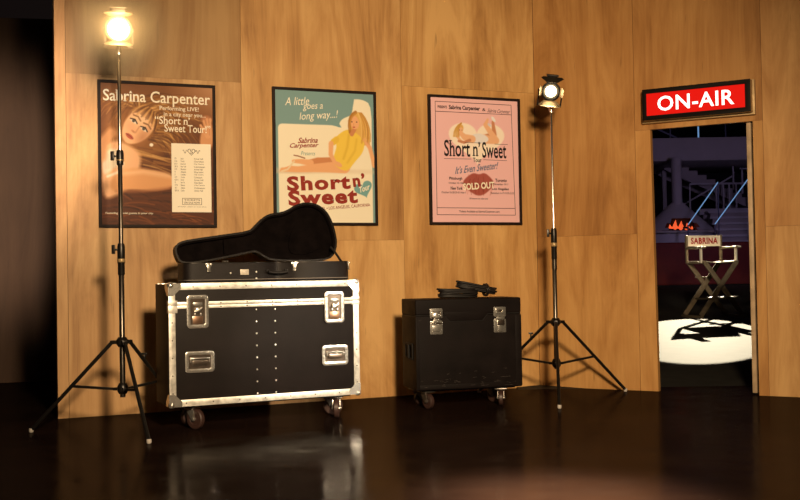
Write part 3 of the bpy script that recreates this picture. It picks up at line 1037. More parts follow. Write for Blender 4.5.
# -- left poster: hair and face close-up in browns
W_ = 0.805
c = Canvas(210, 260, (84, 40, 16))
X, Y = c.X / W_, c.Y
c.over(np.clip(1.25 - Y * 2.0, 0, 1), (126, 76, 38))
c.over(np.clip((X - .55) * 2.2, 0, 1) * np.clip(1 - Y * 3.2, 0, 1), (196, 146, 110))
for k in range(70):                                              # fur strands of the rug
    x = rng.uniform(-.1, .85) * W_ ; y = rng.uniform(.70, 1.0)
    c.stroke(bez((x, y), (x + .10, y - .02), (x + .2, y + rng.uniform(.0, .07)), 5), rng.uniform(.002, .006),
             [(52, 22, 8), (138, 74, 32), (100, 48, 18)][k % 3], .008, .6)
hair = [(190, 132, 68), (110, 64, 28), (226, 176, 108), (76, 40, 18), (146, 92, 42)]
c.ell(.36 * W_, .32, .25, .21, (140, 88, 42), -.3, .06)
c.ell(.20 * W_, .14, .15, .10, (132, 80, 38), .2, .05)
for k in range(120):                                             # hair sweeping right and down
    a = rng.uniform(-1.9, 1.0); r0 = rng.uniform(.11, .16)
    sx, sy = .34 * W_ + r0 * 1.0 * math.cos(a), .30 + r0 * math.sin(a)
    ex, ey = sx + rng.uniform(.10, .36), sy + rng.uniform(.02, .26) + .10 * math.sin(a)
    c.stroke(bez((sx, sy), (sx + .12, sy - .04 + .05 * math.sin(a)), (ex, ey), 6), (rng.uniform(.003, .008), .002), hair[k % 5], .008, .55)
for k in range(40):
    y = rng.uniform(.44, .66); x = rng.uniform(.2, .5) * W_
    c.stroke(bez((x, y), (x + .12, y + .02), (x + .25, y + rng.uniform(-.03, .10)), 6), (.006, .002), hair[k % 5], .008, .55)
for k in range(40):
    x = rng.uniform(.03, .33) * W_; y = rng.uniform(.05, .2)
    c.stroke(bez((.34 * W_, .20), (x + .04, y - .05), (x - .03, y + .10), 6), (.006, .002), hair[k % 5], .008, .5)
skin, skd, skl = (232, 178, 134), (176, 112, 74), (248, 208, 168)
c.poly([(.02, .46), (.10, .40), (.22, .44), (.30, .52), (.24, .70), (.10, .80), (.02, .80)], skin, .03, 1, 2)        # neck and shoulder
c.poly([(.08, .66), (.20, .59), (.36, .60), (.50, .63), (.52, .72), (.38, .75), (.20, .74), (.08, .76)], (222, 160, 108), .02, 1, 2)   # forearm
c.stroke([(.12, .755), (.30, .752), (.50, .722)], .009, skd, .02, .6)
c.stroke([(.14, .635), (.30, .618), (.48, .645)], .012, skl, .03, .6)
c.poly([(.03, .50), (.10, .455), (.155, .50), (.16, .56), (.10, .60), (.03, .66)], (226, 212, 190), .02, .95, 2)      # pale lace top
for k in range(12): c.stroke([(.05 + .01 * k, .49 + .008 * (k % 4)), (.045 + .011 * k, .60)], .002, (196, 172, 148), .006, .6)
c.stroke([(.06, .655), (.13, .625), (.165, .565)], .008, (236, 224, 206), .012, .9)
c.stroke([(.02, .52), (.03, .43), (.09, .36)], .035, (206, 148, 100), .03, .9)                                        # raised arm at left
ca = R(38)                                                       # tilted face
def fp(x, y): return (.33 * W_ + x * math.cos(ca) - y * math.sin(ca), .315 + x * math.sin(ca) + y * math.cos(ca))
c.poly([fp(-.085, -.10), fp(.0, -.135), fp(.085, -.10), fp(.098, 0), fp(.07, .085), fp(.02, .135), fp(-.03, .13), fp(-.075, .075), fp(-.098, 0)], skin, .012, 1, 2)
c.ell(*fp(-.02, -.06), .06, .045, skl, ca, .06, .7)
c.ell(*fp(.065, .035), .03, .05, skd, ca, .05, .55)
c.ell(*fp(-.045, .03), .03, .025, (236, 160, 124), ca, .04, .6)
for sx in (-1, 1):
    c.ell(*fp(.043 * sx - .004, -.018), .026, .012, (244, 230, 214), ca, .006, .9)
    c.ell(*fp(.043 * sx - .006, -.018), .0105, .011, (82, 74, 66), ca, .005)
    c.stroke([fp(.043 * sx - .032, -.018), fp(.043 * sx - .004, -.032), fp(.043 * sx + .024, -.018)], .0042, (58, 34, 22), .005)
    c.stroke([fp(.043 * sx - .03, -.050), fp(.043 * sx, -.060), fp(.043 * sx + .03, -.048)], .0048, (120, 76, 42), .008, .85)
c.stroke([fp(.006, -.01), fp(.010, .035)], .004, skd, .01, .6)
c.ell(*fp(-.006, .042), .015, .007, skd, ca, .008, .7)
c.ell(*fp(-.006, .084), .030, .0145, (176, 82, 62), ca, .007)
c.stroke([fp(-.034, .083), fp(-.006, .081), fp(.022, .083)], .0022, (110, 44, 34), .004)
for k in range(26):                                              # fringe over the brow
    x = -.085 + .0068 * k
    c.stroke(bez(fp(x * .6, -.155), fp(x, -.13), fp(x * 1.22 + .004, -.088 + .9 * abs(x) ** 1.4 - .010 * math.cos(k * 1.7)), 5), (.0065, .003), hair[(k * 2) % 5], .010, .75)
c.ell(.443 * W_, .432, .013, .012, (244, 232, 214), 0, .006)
c.ell(.92 * W_, .24, .033, .024, (196, 130, 92), 0, .02, .9)
c.poly([(.70, .46), (.69, .38), (.715, .30), (.745, .27), (.785, .27), (.785, .46)], (214, 152, 106), .015, 1, 2)       # hand at right
for k, (xa, ya) in enumerate(((.70, .285), (.722, .255), (.745, .24), (.768, .24))):
    c.stroke([(.745 + .004 * k, .36), (xa, ya)], (.013, .009), (222, 162, 116), .008, .95)
    c.stroke([(.738 + .008 * k, .35), (xa - .008, ya + .01)], .002, skd, .006, .6)
e1, F1 = poster(-1.400, 1.264, c, 'framed brown-toned poster of a long-haired woman, pale date slip at lower right')
t = Txt(F1)
t.t('Sabrina Carpenter', .045, .955, .062, .165, serif=.055, offset=.012)
t.t('Performing LIVE!', .515, .855, .160, .197, serif=.04, offset=.006); t.t('in a city near you...', .55, .915, .203, .237, serif=.04, offset=.006)
t.t('\u201cShort n\u2019', .475, .775, .232, .285, serif=.045, offset=.01); t.t('Sweet Tour!\u201d', .555, .955, .285, .338, serif=.045, offset=.01)
t.t('Featuring special guests in your city', .055, .45, .895, .912, offset=.01)
t.mb.build('lettering', INK_CREAM, e1, smooth=180)
sl = MB()
sl.box2((.612 * PW, (1 - .893) * PH, 0.0125), (.955 * PW, (1 - .416) * PH, 0.0145), F1)
slip = sl.build('date_slip', INK_CREAM, e1)
t = Txt(F1)
z = 0.0152
for k in range(13):
    v = .515 + k * .0185
    for a, b in ((.637, .672), (.690, .745), (.805, .905)):
        bb = b - rng.uniform(0, .03)
        put_text(t.mb, ['SEP 23', 'OCT 05', 'NOV 10'][k % 3] if a < .65 else ['Columbus', 'Toronto', 'Detroit', 'New York', 'Boston', 'Atlanta'][(k + int(a * 9)) % 6] if a < .8 else
                 ['Arena Hall', 'Garden', 'City Centre', 'Colosseum'][k % 4], a * PW, bb * PW, (1 - v - .012) * PH, (1 - v) * PH, 0, M=F1, z=z, offset=.012)
# emblem: heart with a letter and two scrolls
hx, hy = .785, .472
hp_ = [(hx * PW + .0017 * 16 * math.sin(a) ** 3, (1 - hy) * PH + .0017 * (13 * math.cos(a) - 5 * math.cos(2 * a) - 2 * math.cos(3 * a) - math.cos(4 * a))) for a in np.linspace(0, 2 * PI, 36)[:-1]]
t.mb.ring(hp_, [(hx * PW + (x - hx * PW) * .82, (1 - hy) * PH + (y - (1 - hy) * PH) * .82) for x, y in hp_], 0.0004, F1 @ Matrix.Translation((0, 0, z)))
put_text(t.mb, 'S', (hx - .014) * PW, (hx + .014) * PW, (1 - hy - .012) * PH, (1 - hy + .014) * PH, 0, M=F1, z=z, offset=.01)
for s in (-1, 1):
    t.mb.path([(hx * PW + s * (.028 + .032 * q), (1 - hy) * PH + .012 * math.sin(q * 9), z) for q in np.linspace(0, 1, 12)], .0018, 5, F1)
t.mb.ring([(.70 * PW, .158 * PH), (.87 * PW, .158 * PH), (.87 * PW, .205 * PH), (.70 * PW, .205 * PH)], [(.704 * PW, .161 * PH), (.866 * PW, .161 * PH), (.866 * PW, .202 * PH), (.704 * PW, .202 * PH)], .0004, F1 @ Matrix.Translation((0, 0, z)))
put_text(t.mb, 'TICKETS', .715 * PW, .855 * PW, .186 * PH, .198 * PH, 0, M=F1, z=z, offset=.02)
put_text(t.mb, 'ON SALE NOW', .715 * PW, .855 * PW, .166 * PH, .180 * PH, 0, M=F1, z=z, offset=.02)
put_text(t.mb, 'all shows subject to local times', .66 * PW, .91 * PW, .140 * PH, .148 * PH, 0, M=F1, z=z, offset=.01)
t.mb.build('slip_lettering', INK_GREY, slip, smooth=180)

# -- middle poster: cream and teal, reclining woman in a yellow dress
c = Canvas(210, 260, (124, 158, 160))
CR = (246, 236, 212)
blob = [(.05, 1.0)] + [(.05, .33)] + bez((.05, .30), (.05, .268), (.085, .265), 5) + [(.50, .262), (.56, .262)] + bez((.60, .268), (.645, .28), (.655, .275), 4) + \
    bez((.635, .25), (.65, .215), (.70, .20), 6) + bez((.745, .185), (.765, .165), (.77, .125), 5) + bez((.785, .062), (.87, .055), (.925, .085), 8) + [(.945, .12)] + [(.955, .2), (.955, 1.0)]
c.poly([(x * W_, y) for x, y in blob], CR, .006)
c.ell(.50 * W_, .600, .34, .012, (224, 204, 176), 0, .03, .8)
c.ell(.18 * W_, .615, .12, .008, (212, 188, 160), 0, .02, .8)
GO = [(226, 178, 96), (198, 142, 66), (240, 202, 124), (176, 120, 54)]
def q(x, y): return ((x - 35) / 320 * W_, (y - 40) / 415)
c.poly([q(282, 108), q(305, 105), q(322, 125), q(334, 165), q(336, 198), q(318, 210), q(300, 200), q(272, 165), q(268, 130)], GO[0], .012, 1, 2)
SK, SD = (236, 176, 128), (206, 138, 92)
c.stroke([q(318, 190), q(334, 215), q(343, 250), q(346, 270)], .016, SK, .008)                                       # far arm
c.stroke([q(250, 268), q(215, 262), q(170, 262), q(148, 266)], (.042, .026), SD, .008)
c.stroke([q(252, 276), q(205, 278), q(160, 281), q(112, 286), q(62, 288)], (.046, .014), SK, .008)                     # near leg
c.stroke([q(148, 266), q(118, 262), q(96, 262)], (.024, .012), SK, .008)
c.stroke([q(110, 284), q(85, 280), q(58, 291)], (.014, .008), SK, .006)
c.stroke([q(98, 262), q(78, 287), q(60, 293)], .006, (236, 214, 180), .006)
c.stroke([q(130, 252), q(110, 246), q(98, 244)], .004, (150, 96, 70), .005)
DR_ = (240, 204, 82)
c.poly([q(222, 190), q(245, 168), q(268, 158), q(296, 172), q(318, 196), q(312, 230), q(286, 258), q(262, 290), q(236, 282), q(214, 262), q(222, 235), q(230, 212)], DR_, .008, 1, 2)
c.poly([q(206, 198), q(232, 178), q(240, 196), q(216, 214)], (232, 192, 70), .008, 1, 1)
c.stroke([q(268, 176), q(262, 215), q(250, 250)], .006, (208, 164, 52), .02, .6)
c.stroke([q(292, 190), q(286, 225), q(262, 262)], .005, (208, 164, 52), .02, .5)
c.stroke([q(212, 205), q(210, 238), q(222, 262), q(238, 272)], (.019, .012), SK, .008)                                 # near arm
c.ell(*q(234, 268), .030, .016, SK, .5, .006)
c.stroke(bez(q(290, 106), q(264, 118), q(272, 168), 6), .012, GO[3], .008)
c.stroke([q(286, 158), q(277, 174)], .016, SD, .008)
c.ell(*q(287, 138), .034, .049, SK, -.12, .006)
for k in range(34):
    x = rng.uniform(303, 332)
    c.stroke(bez(q(296 + (x - 300) * .4, 108), q(x + 8, 140), q(x + rng.uniform(-4, 8), rng.uniform(175, 206)), 6), (.005, .002), GO[k % 4], .006, .75)
c.stroke(bez(q(292, 108), q(270, 120), q(271, 160), 6), .006, GO[1], .008, .9)
for x in (278, 293): c.ell(*q(x, 136), .0055, .004, (70, 50, 40), 0, .003)
c.ell(*q(284, 152), .010, .0045, (186, 66, 58), 0, .003)
c.stroke([q(284, 140), q(283, 147)], .002, SD, .004, .7)
hxp, hyp = q(312, 342)
hp2 = [(hxp + .0046 * 16 * math.sin(a) ** 3, hyp - .0042 * (13 * math.cos(a) - 5 * math.cos(2 * a) - 2 * math.cos(3 * a) - math.cos(4 * a))) for a in np.linspace(0, 2 * PI, 40)[:-1]]
ch, sh = math.cos(-.35), math.sin(-.35)
c.poly([(hxp + (x - hxp) * ch - (y - hyp) * sh, hyp + (x - hxp) * sh + (y - hyp) * ch) for x, y in hp2], (118, 168, 170), .006)
e2, F2 = poster(-0.178, 1.281, c, 'framed cream and teal poster of a reclining woman in yellow, behind the guitar case')
t = Txt(F2)
def q2(x0, x1, y0, y1): return ((x0 - 35) / 320, (x1 - 35) / 320, (y0 - 40) / 415, (y1 - 40) / 415)
t.t('A little', *q2(75, 147, 68, 92), shear=.25, rot=.07); t.t('goes a', *q2(128, 188, 88, 108), shear=.25, rot=.07); t.t('long way...!', *q2(117, 233, 108, 138), shear=.25, rot=.10)
t.t('Sabrina', *q2(112, 172, 189, 206), 1, shear=.4, rot=.05, offset=.024); t.t('Carpenter', *q2(85, 172, 206, 224), 1, shear=.4, rot=.05, offset=.024)
t.t('Presents', *q2(120, 162, 231, 243), 2, shear=.2, offset=.0)
def chunky(s, x0, x1, y0, y1, rot):
    t.t(s, *q2(x0, x1, y0, y1), 1, rot=rot, offset=.042, space=1.14, serif=.035)
chunky('Short', 75, 270, 303, 348, .05); chunky('n\u2019', 277, 316, 295, 335, .12); chunky('Sweet', 78, 292, 345, 392, .05)
t.t('Tour', *q2(296, 332, 331, 349), 0, shear=.3, rot=.35, offset=.02, z=.0134)
t.t('TOUR OF CARROUSEL \u2022 LOS ANGELES, CALIFORNIA', *q2(84, 332, 397, 408), 1, rot=.085, offset=.012)
t.mb.build('lettering', [INK_CREAM, INK_RED, INK_TEAL], e2, smooth=180)

# -- right poster: pink, heart and lips
c = Canvas(210, 260, (243, 194, 198))
def q(x, y): return ((x - 40) / 312 * W_, (y - 35) / 430)
hxp, hyp = q(202, 182)
c.over(c.ss(c.polyd([(hxp + .0153 * 16 * math.sin(a) ** 3, hyp - .0112 * (13 * math.cos(a) - 5 * math.cos(2 * a) - 2 * math.cos(3 * a) - math.cos(4 * a))) for a in np.linspace(0, 2 * PI, 60)[:-1]]), .012), (253, 238, 222))
SK, SD = (240, 186, 146), (206, 140, 104)
c.stroke([q(235, 172), q(262, 160), q(258, 118)], (.030, .012), SD, .008)
c.stroke([q(225, 176), q(268, 180), q(232, 128), q(240, 110)], (.036, .010), SK, .008)
c.ell(*q(260, 108), .026, .013, (240, 240, 244), .9, .006); c.ell(*q(246, 128), .018, .010, (220, 216, 226), .6, .006)
c.poly([q(178, 168), q(205, 156), q(236, 164), q(244, 180), q(225, 192), q(180, 190)], (236, 232, 236), .008, 1, 2)
c.stroke([q(186, 178), q(160, 172), q(148, 160)], (.030, .018), SK, .008)
c.stroke([q(150, 188), q(136, 172), q(148, 152)], (.011, .009), SK, .006)
c.stroke([q(178, 182), q(158, 190), q(140, 186)], (.012, .009), SD, .006)
c.ell(*q(146, 144), .028, .034, (226, 176, 100), .3, .008)
c.ell(*q(148, 150), .018, .024, SK, .3, .006)
for k in range(14): c.stroke(bez(q(150, 126), q(124 + k, 138), q(122 + k * 1.6, 172), 5), (.004, .002), GO[k % 4], .006, .8)
for x in (144, 152): c.ell(*q(x, 149), .003, .0025, (70, 50, 44), 0, .003)
# lips
lip = (166, 82, 72)
c.poly([q(x, y) for x, y in ((148, 326), (165, 305), (188, 290), (206, 297), (226, 289), (246, 305), (260, 324), (240, 352), (208, 371), (176, 356))], lip, .010, .95, 2)
for k in range(46):
    a = rng.uniform(150, 258)
    c.stroke([q(a, 330), q(208 + (a - 208) * .85, 330 + rng.choice([-1, 1]) * rng.uniform(10, 36))], .0022, [(186, 96, 84), (122, 44, 38)][k % 2], .005, .5)
c.stroke([q(152, 327), q(180, 333), q(208, 331), q(236, 333), q(256, 325)], .004, (110, 36, 34), .008, .9)
e3, F3 = poster(1.058, 1.288, c, 'framed pink poster with a cream heart and dark red lips, above the small trunk')
t = Txt(F3)
def q2(x0, x1, y0, y1): return ((x0 - 40) / 312, (x1 - 40) / 312, (y0 - 35) / 430, (y1 - 35) / 430)
def rl(x0, y0, x1, y1, w=.004): t.rule((x0 - 40) / 312, (y0 - 35) / 430, (x1 - 40) / 312, (y1 - 35) / 430, w)
rl(64, 57, 322, 57); rl(64, 90, 322, 90); rl(64, 57, 64, 432); rl(322, 57, 330, 432); rl(64, 409, 330, 409); rl(64, 432, 330, 432)
t.t('PRESENTS', *q2(72, 103, 70, 79), offset=.03)
t.t('Sabrina Carpenter', *q2(109, 214, 67, 85), offset=.03, serif=.03); t.t('&', *q2(222, 233, 72, 82), offset=.01)
t.t('Sabrina Carpenter', *q2(240, 317, 73, 90), shear=.4, rot=-.02)
t.t('Short', *q2(91, 178, 183, 238), serif=.06, offset=.014); t.t('n\u2019', *q2(186, 212, 186, 235), serif=.06, offset=.014); t.t('Sweet', *q2(219, 302, 186, 240), serif=.06, offset=.014)
rl(160, 190, 216, 190, .003); rl(262, 192, 308, 192, .003); rl(90, 246, 182, 245, .003); rl(222, 246, 304, 247, .003)
t.t('Tour', *q2(187, 216, 240, 255), serif=.05, offset=.02)
t.t('It\u2019s Even Sweeter!', *q2(128, 272, 262, 286), 2, shear=.4, rot=.13, offset=.014)
t.t('SOLD OUT', *q2(152, 259, 323, 346), 1, rot=.07, offset=.035, z=.0136)
t.t('Pittsburgh', *q2(106, 150, 306, 318), offset=.025, serif=.03); t.t('Toronto', *q2(262, 302, 309, 320), offset=.025, serif=.03)
t.t('October 23, 24', *q2(104, 150, 323, 330), offset=.01); t.t('November 10-11', *q2(258, 306, 324, 331), offset=.01)
t.t('New York', *q2(110, 150, 338, 349), offset=.025, serif=.03); t.t('Los Angeles', *q2(250, 308, 339, 350), offset=.025, serif=.03)
t.t('October 26-28-29-31-Nov 1', *q2(80, 160, 354, 361), offset=.01); t.t('November 16-17-19-20-22-23', *q2(246, 326, 354, 361), offset=.01)
t.t('All shows on sale now', *q2(172, 236, 374, 380), offset=.01)
t.t('Tickets Available at SabrinaCarpenter.com', *q2(137, 275, 417, 426), offset=.014)
t.mb.build('lettering', [INK_BLACK, INK_CREAM, INK_BLUE], e3, smooth=180)

# ------------------------------------------------------------------ studio lamps on tripod stands
def glow(name, col, s):
    m = mat(name, (0.9, 0.85, 0.7), 0.3, emit=col, estr=s)
    return m


M_LAMPBLK = mat('lamp_housing_black', (0.008, 0.006, 0.005), 0.45, 0.0, spec=0.2, noise=0.2, nscale=20)
M_LAMPGLARE = mat('lamp_housing_glare', (0.50, 0.34, 0.18), 0.4, 0.6)  # tan of the lamp's glare put into the housing colour
M_FLAPLIT = mat('barn_door_lit', (0.26, 0.19, 0.11), 0.45, 0.5)  # paler flap copy with the lens light put into its colour
M_FLAP = mat('barn_door_inner', (0.03, 0.024, 0.018), 0.36, 0.6)


def studio_lamp(loc, aim, tips, zc, zb, secs, knobs, hz, lens_mat, label, k=1.0, power=0, roll=0.0, lamp_col=(1, .72, .4), doors=None, hmat=None, fmat=None, lr=.0625, yw=.096):
    hmat = hmat or M_LAMPBLK; fmat = fmat or M_FLAP
    e = empty('studio_lamp', (loc[0], loc[1], 0))
    tag(e, label, 'studio lamp', 'studio lamps on black tripod stands')
    # column sections, one inside the other
    for (z0, z1, r, mt) in secs:
        MB().lathe([(0, z0), (r, z0), (r, z1 - .002), (r * .9, z1), (0, z1)], None, 18).build('column_section', mt, e)
    # collar and lower hub
    m = MB()
    m.lathe([(0.0, zc - .03), (.022, zc - .03), (.036, zc - .012), (.036, zc + .012), (.024, zc + .030), (0, zc + .030)], None, 24)
    for a in tips:
        d = Vector((a[0], a[1], 0)).normalized()
        m.box((0.046, 0, 0), (0.05, 0.030, 0.022), Matrix.Translation((0, 0, zc)) @ Matrix.Rotation(math.atan2(d.y, d.x), 4, 'Z'))
    m.build('collar', M_BLKMETAL, e, bevel=.002)
    m = MB()
    m.lathe([(0, zb - .03), (.022, zb - .03), (.032, zb - .015), (.032, zb + .015), (.022, zb + .035), (0, zb + .035)], None, 24)
    for a in tips:
        d = Vector((a[0], a[1], 0)).normalized()
        m.box((0.036, 0, 0), (0.04, 0.024, 0.018), Matrix.Translation((0, 0, zb)) @ Matrix.Rotation(math.atan2(d.y, d.x), 4, 'Z'))
    m.build('hub', M_BLKMETAL, e, bevel=.002)
    for a in tips:
        d = Vector((a[0], a[1], 0)); n = d.normalized()
        p0 = n * 0.062 + Vector((0, 0, zc)); p1 = Vector((a[0], a[1], 0.014))
        s = Vector((-n.y, n.x, 0))
        m = MB().tube(p0, p1, 0.0115, n=12)
        lg = m.build('leg', M_BLKMETAL, e)
        MB().lathe([(0, 0), (.010, 0), (.0145, .006), (.0135, .024), (0, .026)], Matrix.Translation((p1.x, p1.y, 0.0)), 14).build('foot', M_TIP, lg)
        f = .50
        pm = p0.lerp(p1, f)
        MB().bar(n * .05 + Vector((0, 0, zb)), pm, 0.012, 0.016).build('brace', M_BLKMETAL, e, bevel=.001)
    m = MB()
    n = Vector((tips[2][0], tips[2][1], 0)).normalized(); pm = (n * .062 + Vector((0, 0, zc))).lerp(Vector((tips[2][0], tips[2][1], 0)), .24)
    m.tube(pm + Vector((0, 0, -.004)), pm + Vector((-.0, 0, .040)), .006); m.box(tuple(pm + Vector((0, 0, .045))), (.034, .012, .014))
    m.build('leg_knob', M_BLKMETAL, e, bevel=.002)
    for (z, sd, ln) in knobs:
        m = MB()
        m.lathe([(0, z - ln), (.019, z - ln), (.021, z - ln + .01), (.0205, z - ln * .55), (.023, z - ln * .5), (.023, z - .02), (.023, z + .02), (.019, z + .04), (0, z + .04)], None, 20)
        m.lathe([(.0215, z - ln * .5), (.0245, z - ln * .47), (.0245, z - ln * .36), (.0215, z - ln * .33)], None, 20, 1)
        c = m.build('clamp', [M_BLKMETAL, M_BRASS], e)
        m = MB()
        m.tube((0, 0, z), (sd * .036, -.012, z + .004), .0065)
        m.box((sd * .043, -.014, z + .005), (.020, .018, .056))
        m.build('knob', M_BLKMETAL, c, bevel=.004)
    # spigot
    MB().lathe([(0, hz - .155), (.015, hz - .155), (.017, hz - .13), (.012, hz - .11), (.012, hz - .09), (0, hz - .09)], None, 16).build('spigot', M_CHROME, e)
    # head, aimed: local Z forwards, X right, Y up
    d = Vector(aim).normalized()
    xr = Vector((0, 0, 1)).cross(d).normalized(); yu = d.cross(xr)
    H = Matrix(((xr.x, yu.x, d.x, 0), (xr.y, yu.y, d.y, 0), (xr.z, yu.z, d.z, hz), (0, 0, 0, 1))) @ Matrix.Rotation(roll, 4, 'Z') @ Matrix.Scale(k, 4)
    m = MB()
    m.lathe([(0, -.16), (.050, -.16), (.062, -.145), (.066, -.02), (.078, -.004), (.082, .012), (.080, .026), (.066, .028), (lr + .001, .006), (lr + .001, -.01), (0, -.012)], H, 36)
    m.box((0, .085, -.075), (.082, .075, .105), H)                    # vented chimney on top
    m.box((0, .128, -.075), (.100, .012, .125), H)
    for i in range(4): m.box((0, .095, -.115 + i * .026), (.092, .028, .007), H)
    m.box((0, -.066, -.075), (.07, .03, .10), H)
    body = m.build('housing', hmat, e, bevel=.002)
    MB().lathe([(lr, .004), (lr * .8, .014), (lr * .5, .021), (0, .024)], H, 32).build('lens', lens_mat, body)
    m = MB()
    for s in (-1, 1):
        m.bar((s * yw, 0, -.06), (s * yw, -yw - .022, -.06), .012, .022, H)
        m.tube((s * .064, 0, -.06), (s * (yw + .012), 0, -.06), .010, M=H)
    m.bar((-yw - .006, -yw - .022, -.06), (yw + .006, -yw - .022, -.06), .022, .012, H)
    m.build('yoke', hmat, e, bevel=.002)
    Hf = H @ Matrix.Translation((0, 0, .03))
    for ang, tl, w0, w1, ln, *dm in doors:
        B = Hf @ Matrix.Rotation(R(ang), 4, 'Z') @ Matrix.Translation((.078, 0, 0)) @ Matrix.Rotation(R(tl), 4, 'Y')
        # flap in the local Y-Z plane, hinge at the origin
        m = MB()
        m.prism([(-w0 / 2, 0), (w0 / 2, 0), (w1 / 2, ln * .72), (w1 / 2 - .02, ln), (-w1 / 2 + .02, ln), (-w1 / 2, ln * .72)], .0022,
                B @ Matrix(((0, 0, 1, 0), (1, 0, 0, 0), (0, 1, 0, 0), (0, 0, 0, 1))))
        m.tube((0, -w0 / 2, 0), (0, w0 / 2, 0), .004, M=B, n=8)
        m.build('barn_door', dm[0] if dm else fmat, body)
    if power:
        l = bpy.data.lights.new('lamp_light', 'SPOT'); l.energy = power; l.color = lamp_col; l.spot_size = R(120); l.spot_blend = .5; l.shadow_soft_size = .05 * k
        lo2 = bpy.data.objects.new('lamp_light', l); COL.objects.link(lo2); lo2.parent = e
        pos = H @ Vector((0, 0, .032)); lo2.location = pos; lo2.rotation_euler = d.to_track_quat('-Z', 'Y').to_euler()
    return e, body, H


LL = (-1.684, 6.501)
studio_lamp(LL, (1.684, -6.5, -1.25), [(-.494 * 1.15 + .008, .019), (.271, -.497), (.298, .479)], 0.536, 0.255,
            [(0.205, 1.00, .0165, M_GUNMETAL), (0.90, 1.66, .0135, M_GUNMETAL), (1.60, 2.31, .0110, M_CHROME)], [(1.09, -1, .15), (1.655, -1, .05)], 2.43,
            glow('tungsten_lens_blazing', (1.0, 0.74, 0.34), 15.0), 'blazing studio lamp on a tall stand in front of the brown-toned poster', 1.0, power=4,
            yw=.080, doors=((90, 13, .12, .18, .080), (-90, 13, .12, .18, .085)), hmat=M_LAMPGLARE, fmat=M_FLAPLIT)
# added scatter volume standing in for lens bloom round the blazing lamp
hz_m = bpy.data.materials.new('bloom_volume'); hz_m.use_nodes = True
nt = hz_m.node_tree; nt.nodes.remove(nt.nodes['Principled BSDF'])
vsc = nt.nodes.new('ShaderNodeVolumeScatter'); vsc.inputs['Color'].default_value = (1, .76, .48, 1)
tcd = nt.nodes.new('ShaderNodeTexCoord'); gr = nt.nodes.new('ShaderNodeTexGradient'); gr.gradient_type = 'SPHERICAL'
mpz = nt.nodes.new('ShaderNodeMapping'); mpz.inputs['Scale'].default_value = (3.0, 3.0, 3.0)
nt.links.new(tcd.outputs['Object'], mpz.inputs['Vector']); nt.links.new(mpz.outputs[0], gr.inputs['Vector'])
md = nt.nodes.new('ShaderNodeMath'); md.operation = 'MULTIPLY'; md.inputs[1].default_value = 2.2
nt.links.new(gr.outputs['Fac'], md.inputs[0]); nt.links.new(md.outputs[0], vsc.inputs['Density'])
nt.links.new(vsc.outputs[0], nt.nodes['Material Output'].inputs['Volume'])
hzo = MB().lathe([(.33 * math.sin(PI * i / 12), -.33 * math.cos(PI * i / 12)) for i in range(13)], None, 24).build('lamp_bloom_volume', hz_m)
hzo.location = (LL[0] + .02, LL[1] - .08, 2.425)
tag(hzo, 'added glow volume standing in for lens bloom round the blazing lamp', 'bloom', kind='stuff')
light('bloom_light', 'POINT', (LL[0] + .035, LL[1] - .13, 2.405), (0, 0, 0), 5, (1.0, .64, .27), shadow_soft_size=.03)  # added point source that lights the bloom volume, not a bulb
LR = (1.126, 7.868)
studio_lamp(LR, (-.95, -7.8, -1.9), [(-.080, -.658), (.555, .272), (-.54, .378)], 0.546, 0.245,
            [(0.205, 1.00, .0165, M_GUNMETAL), (0.93, 1.20, .0195, M_GUNMETAL), (1.0, 2.12, .0085, M_CHROME)], [(1.19, -1, .19)], 2.235,
            glow('tungsten_lens', (1.0, 0.74, 0.38), 14.0), 'lit black studio lamp on a stand between the small trunk and the doorway', 0.88, power=28, lr=.047, roll=R(-8),
            doors=((90, 62, .10, .19, .05), (-90, 24, .11, .19, .10, M_FLAPLIT), (180, 14, .07, .085, .07, M_FLAPLIT), (0, 18, .07, .085, .07, M_FLAPLIT)))

# ------------------------------------------------------------------ backlit sign over the doorway
SW, SH, SD_ = 0.788, 0.232, 0.090
sp = MR @ Vector((0.922 + SW / 2, -0.012, 2.030))
sg = empty('on_air_sign', sp, AR)
tag(sg, 'red backlit ON-AIR sign in a brass and black case above the doorway', 'sign')
m = MB()
F = front(-SW / 2, 0, 0)
m.box2((-.026, -.014, -.0115), (SW + .014, SH + .006, .030), F)
m.box2((0, 0, .012), (SW, SH, SD_), F)
m.build('casing', M_BRASS, sg, bevel=.002)
m = MB()
b = .030
m.ring([(0, 0), (SW, 0), (SW, SH), (0, SH)], [(b, b * 1.1), (SW - b * 1.25, b * 1.1), (SW - b * 1.25, SH - b * 1.1), (b, SH - b * 1.1)], .012, F @ Matrix.Translation((0, 0, SD_)))
m.build('bezel', M_BEZEL, sg, bevel=.0015)
MB().box2((b - .002, b, SD_), (SW - b * 1.2, SH - b, SD_ + .004), F).build('lit_panel', M_RED, sg)
m = MB()
put_text(m, 'ON-AIR', .114, .674, .062, .172, offset=.014, z=SD_ + .0055, M=F, space=1.06)
m.build('lettering', M_WHITELET, sg, smooth=180)

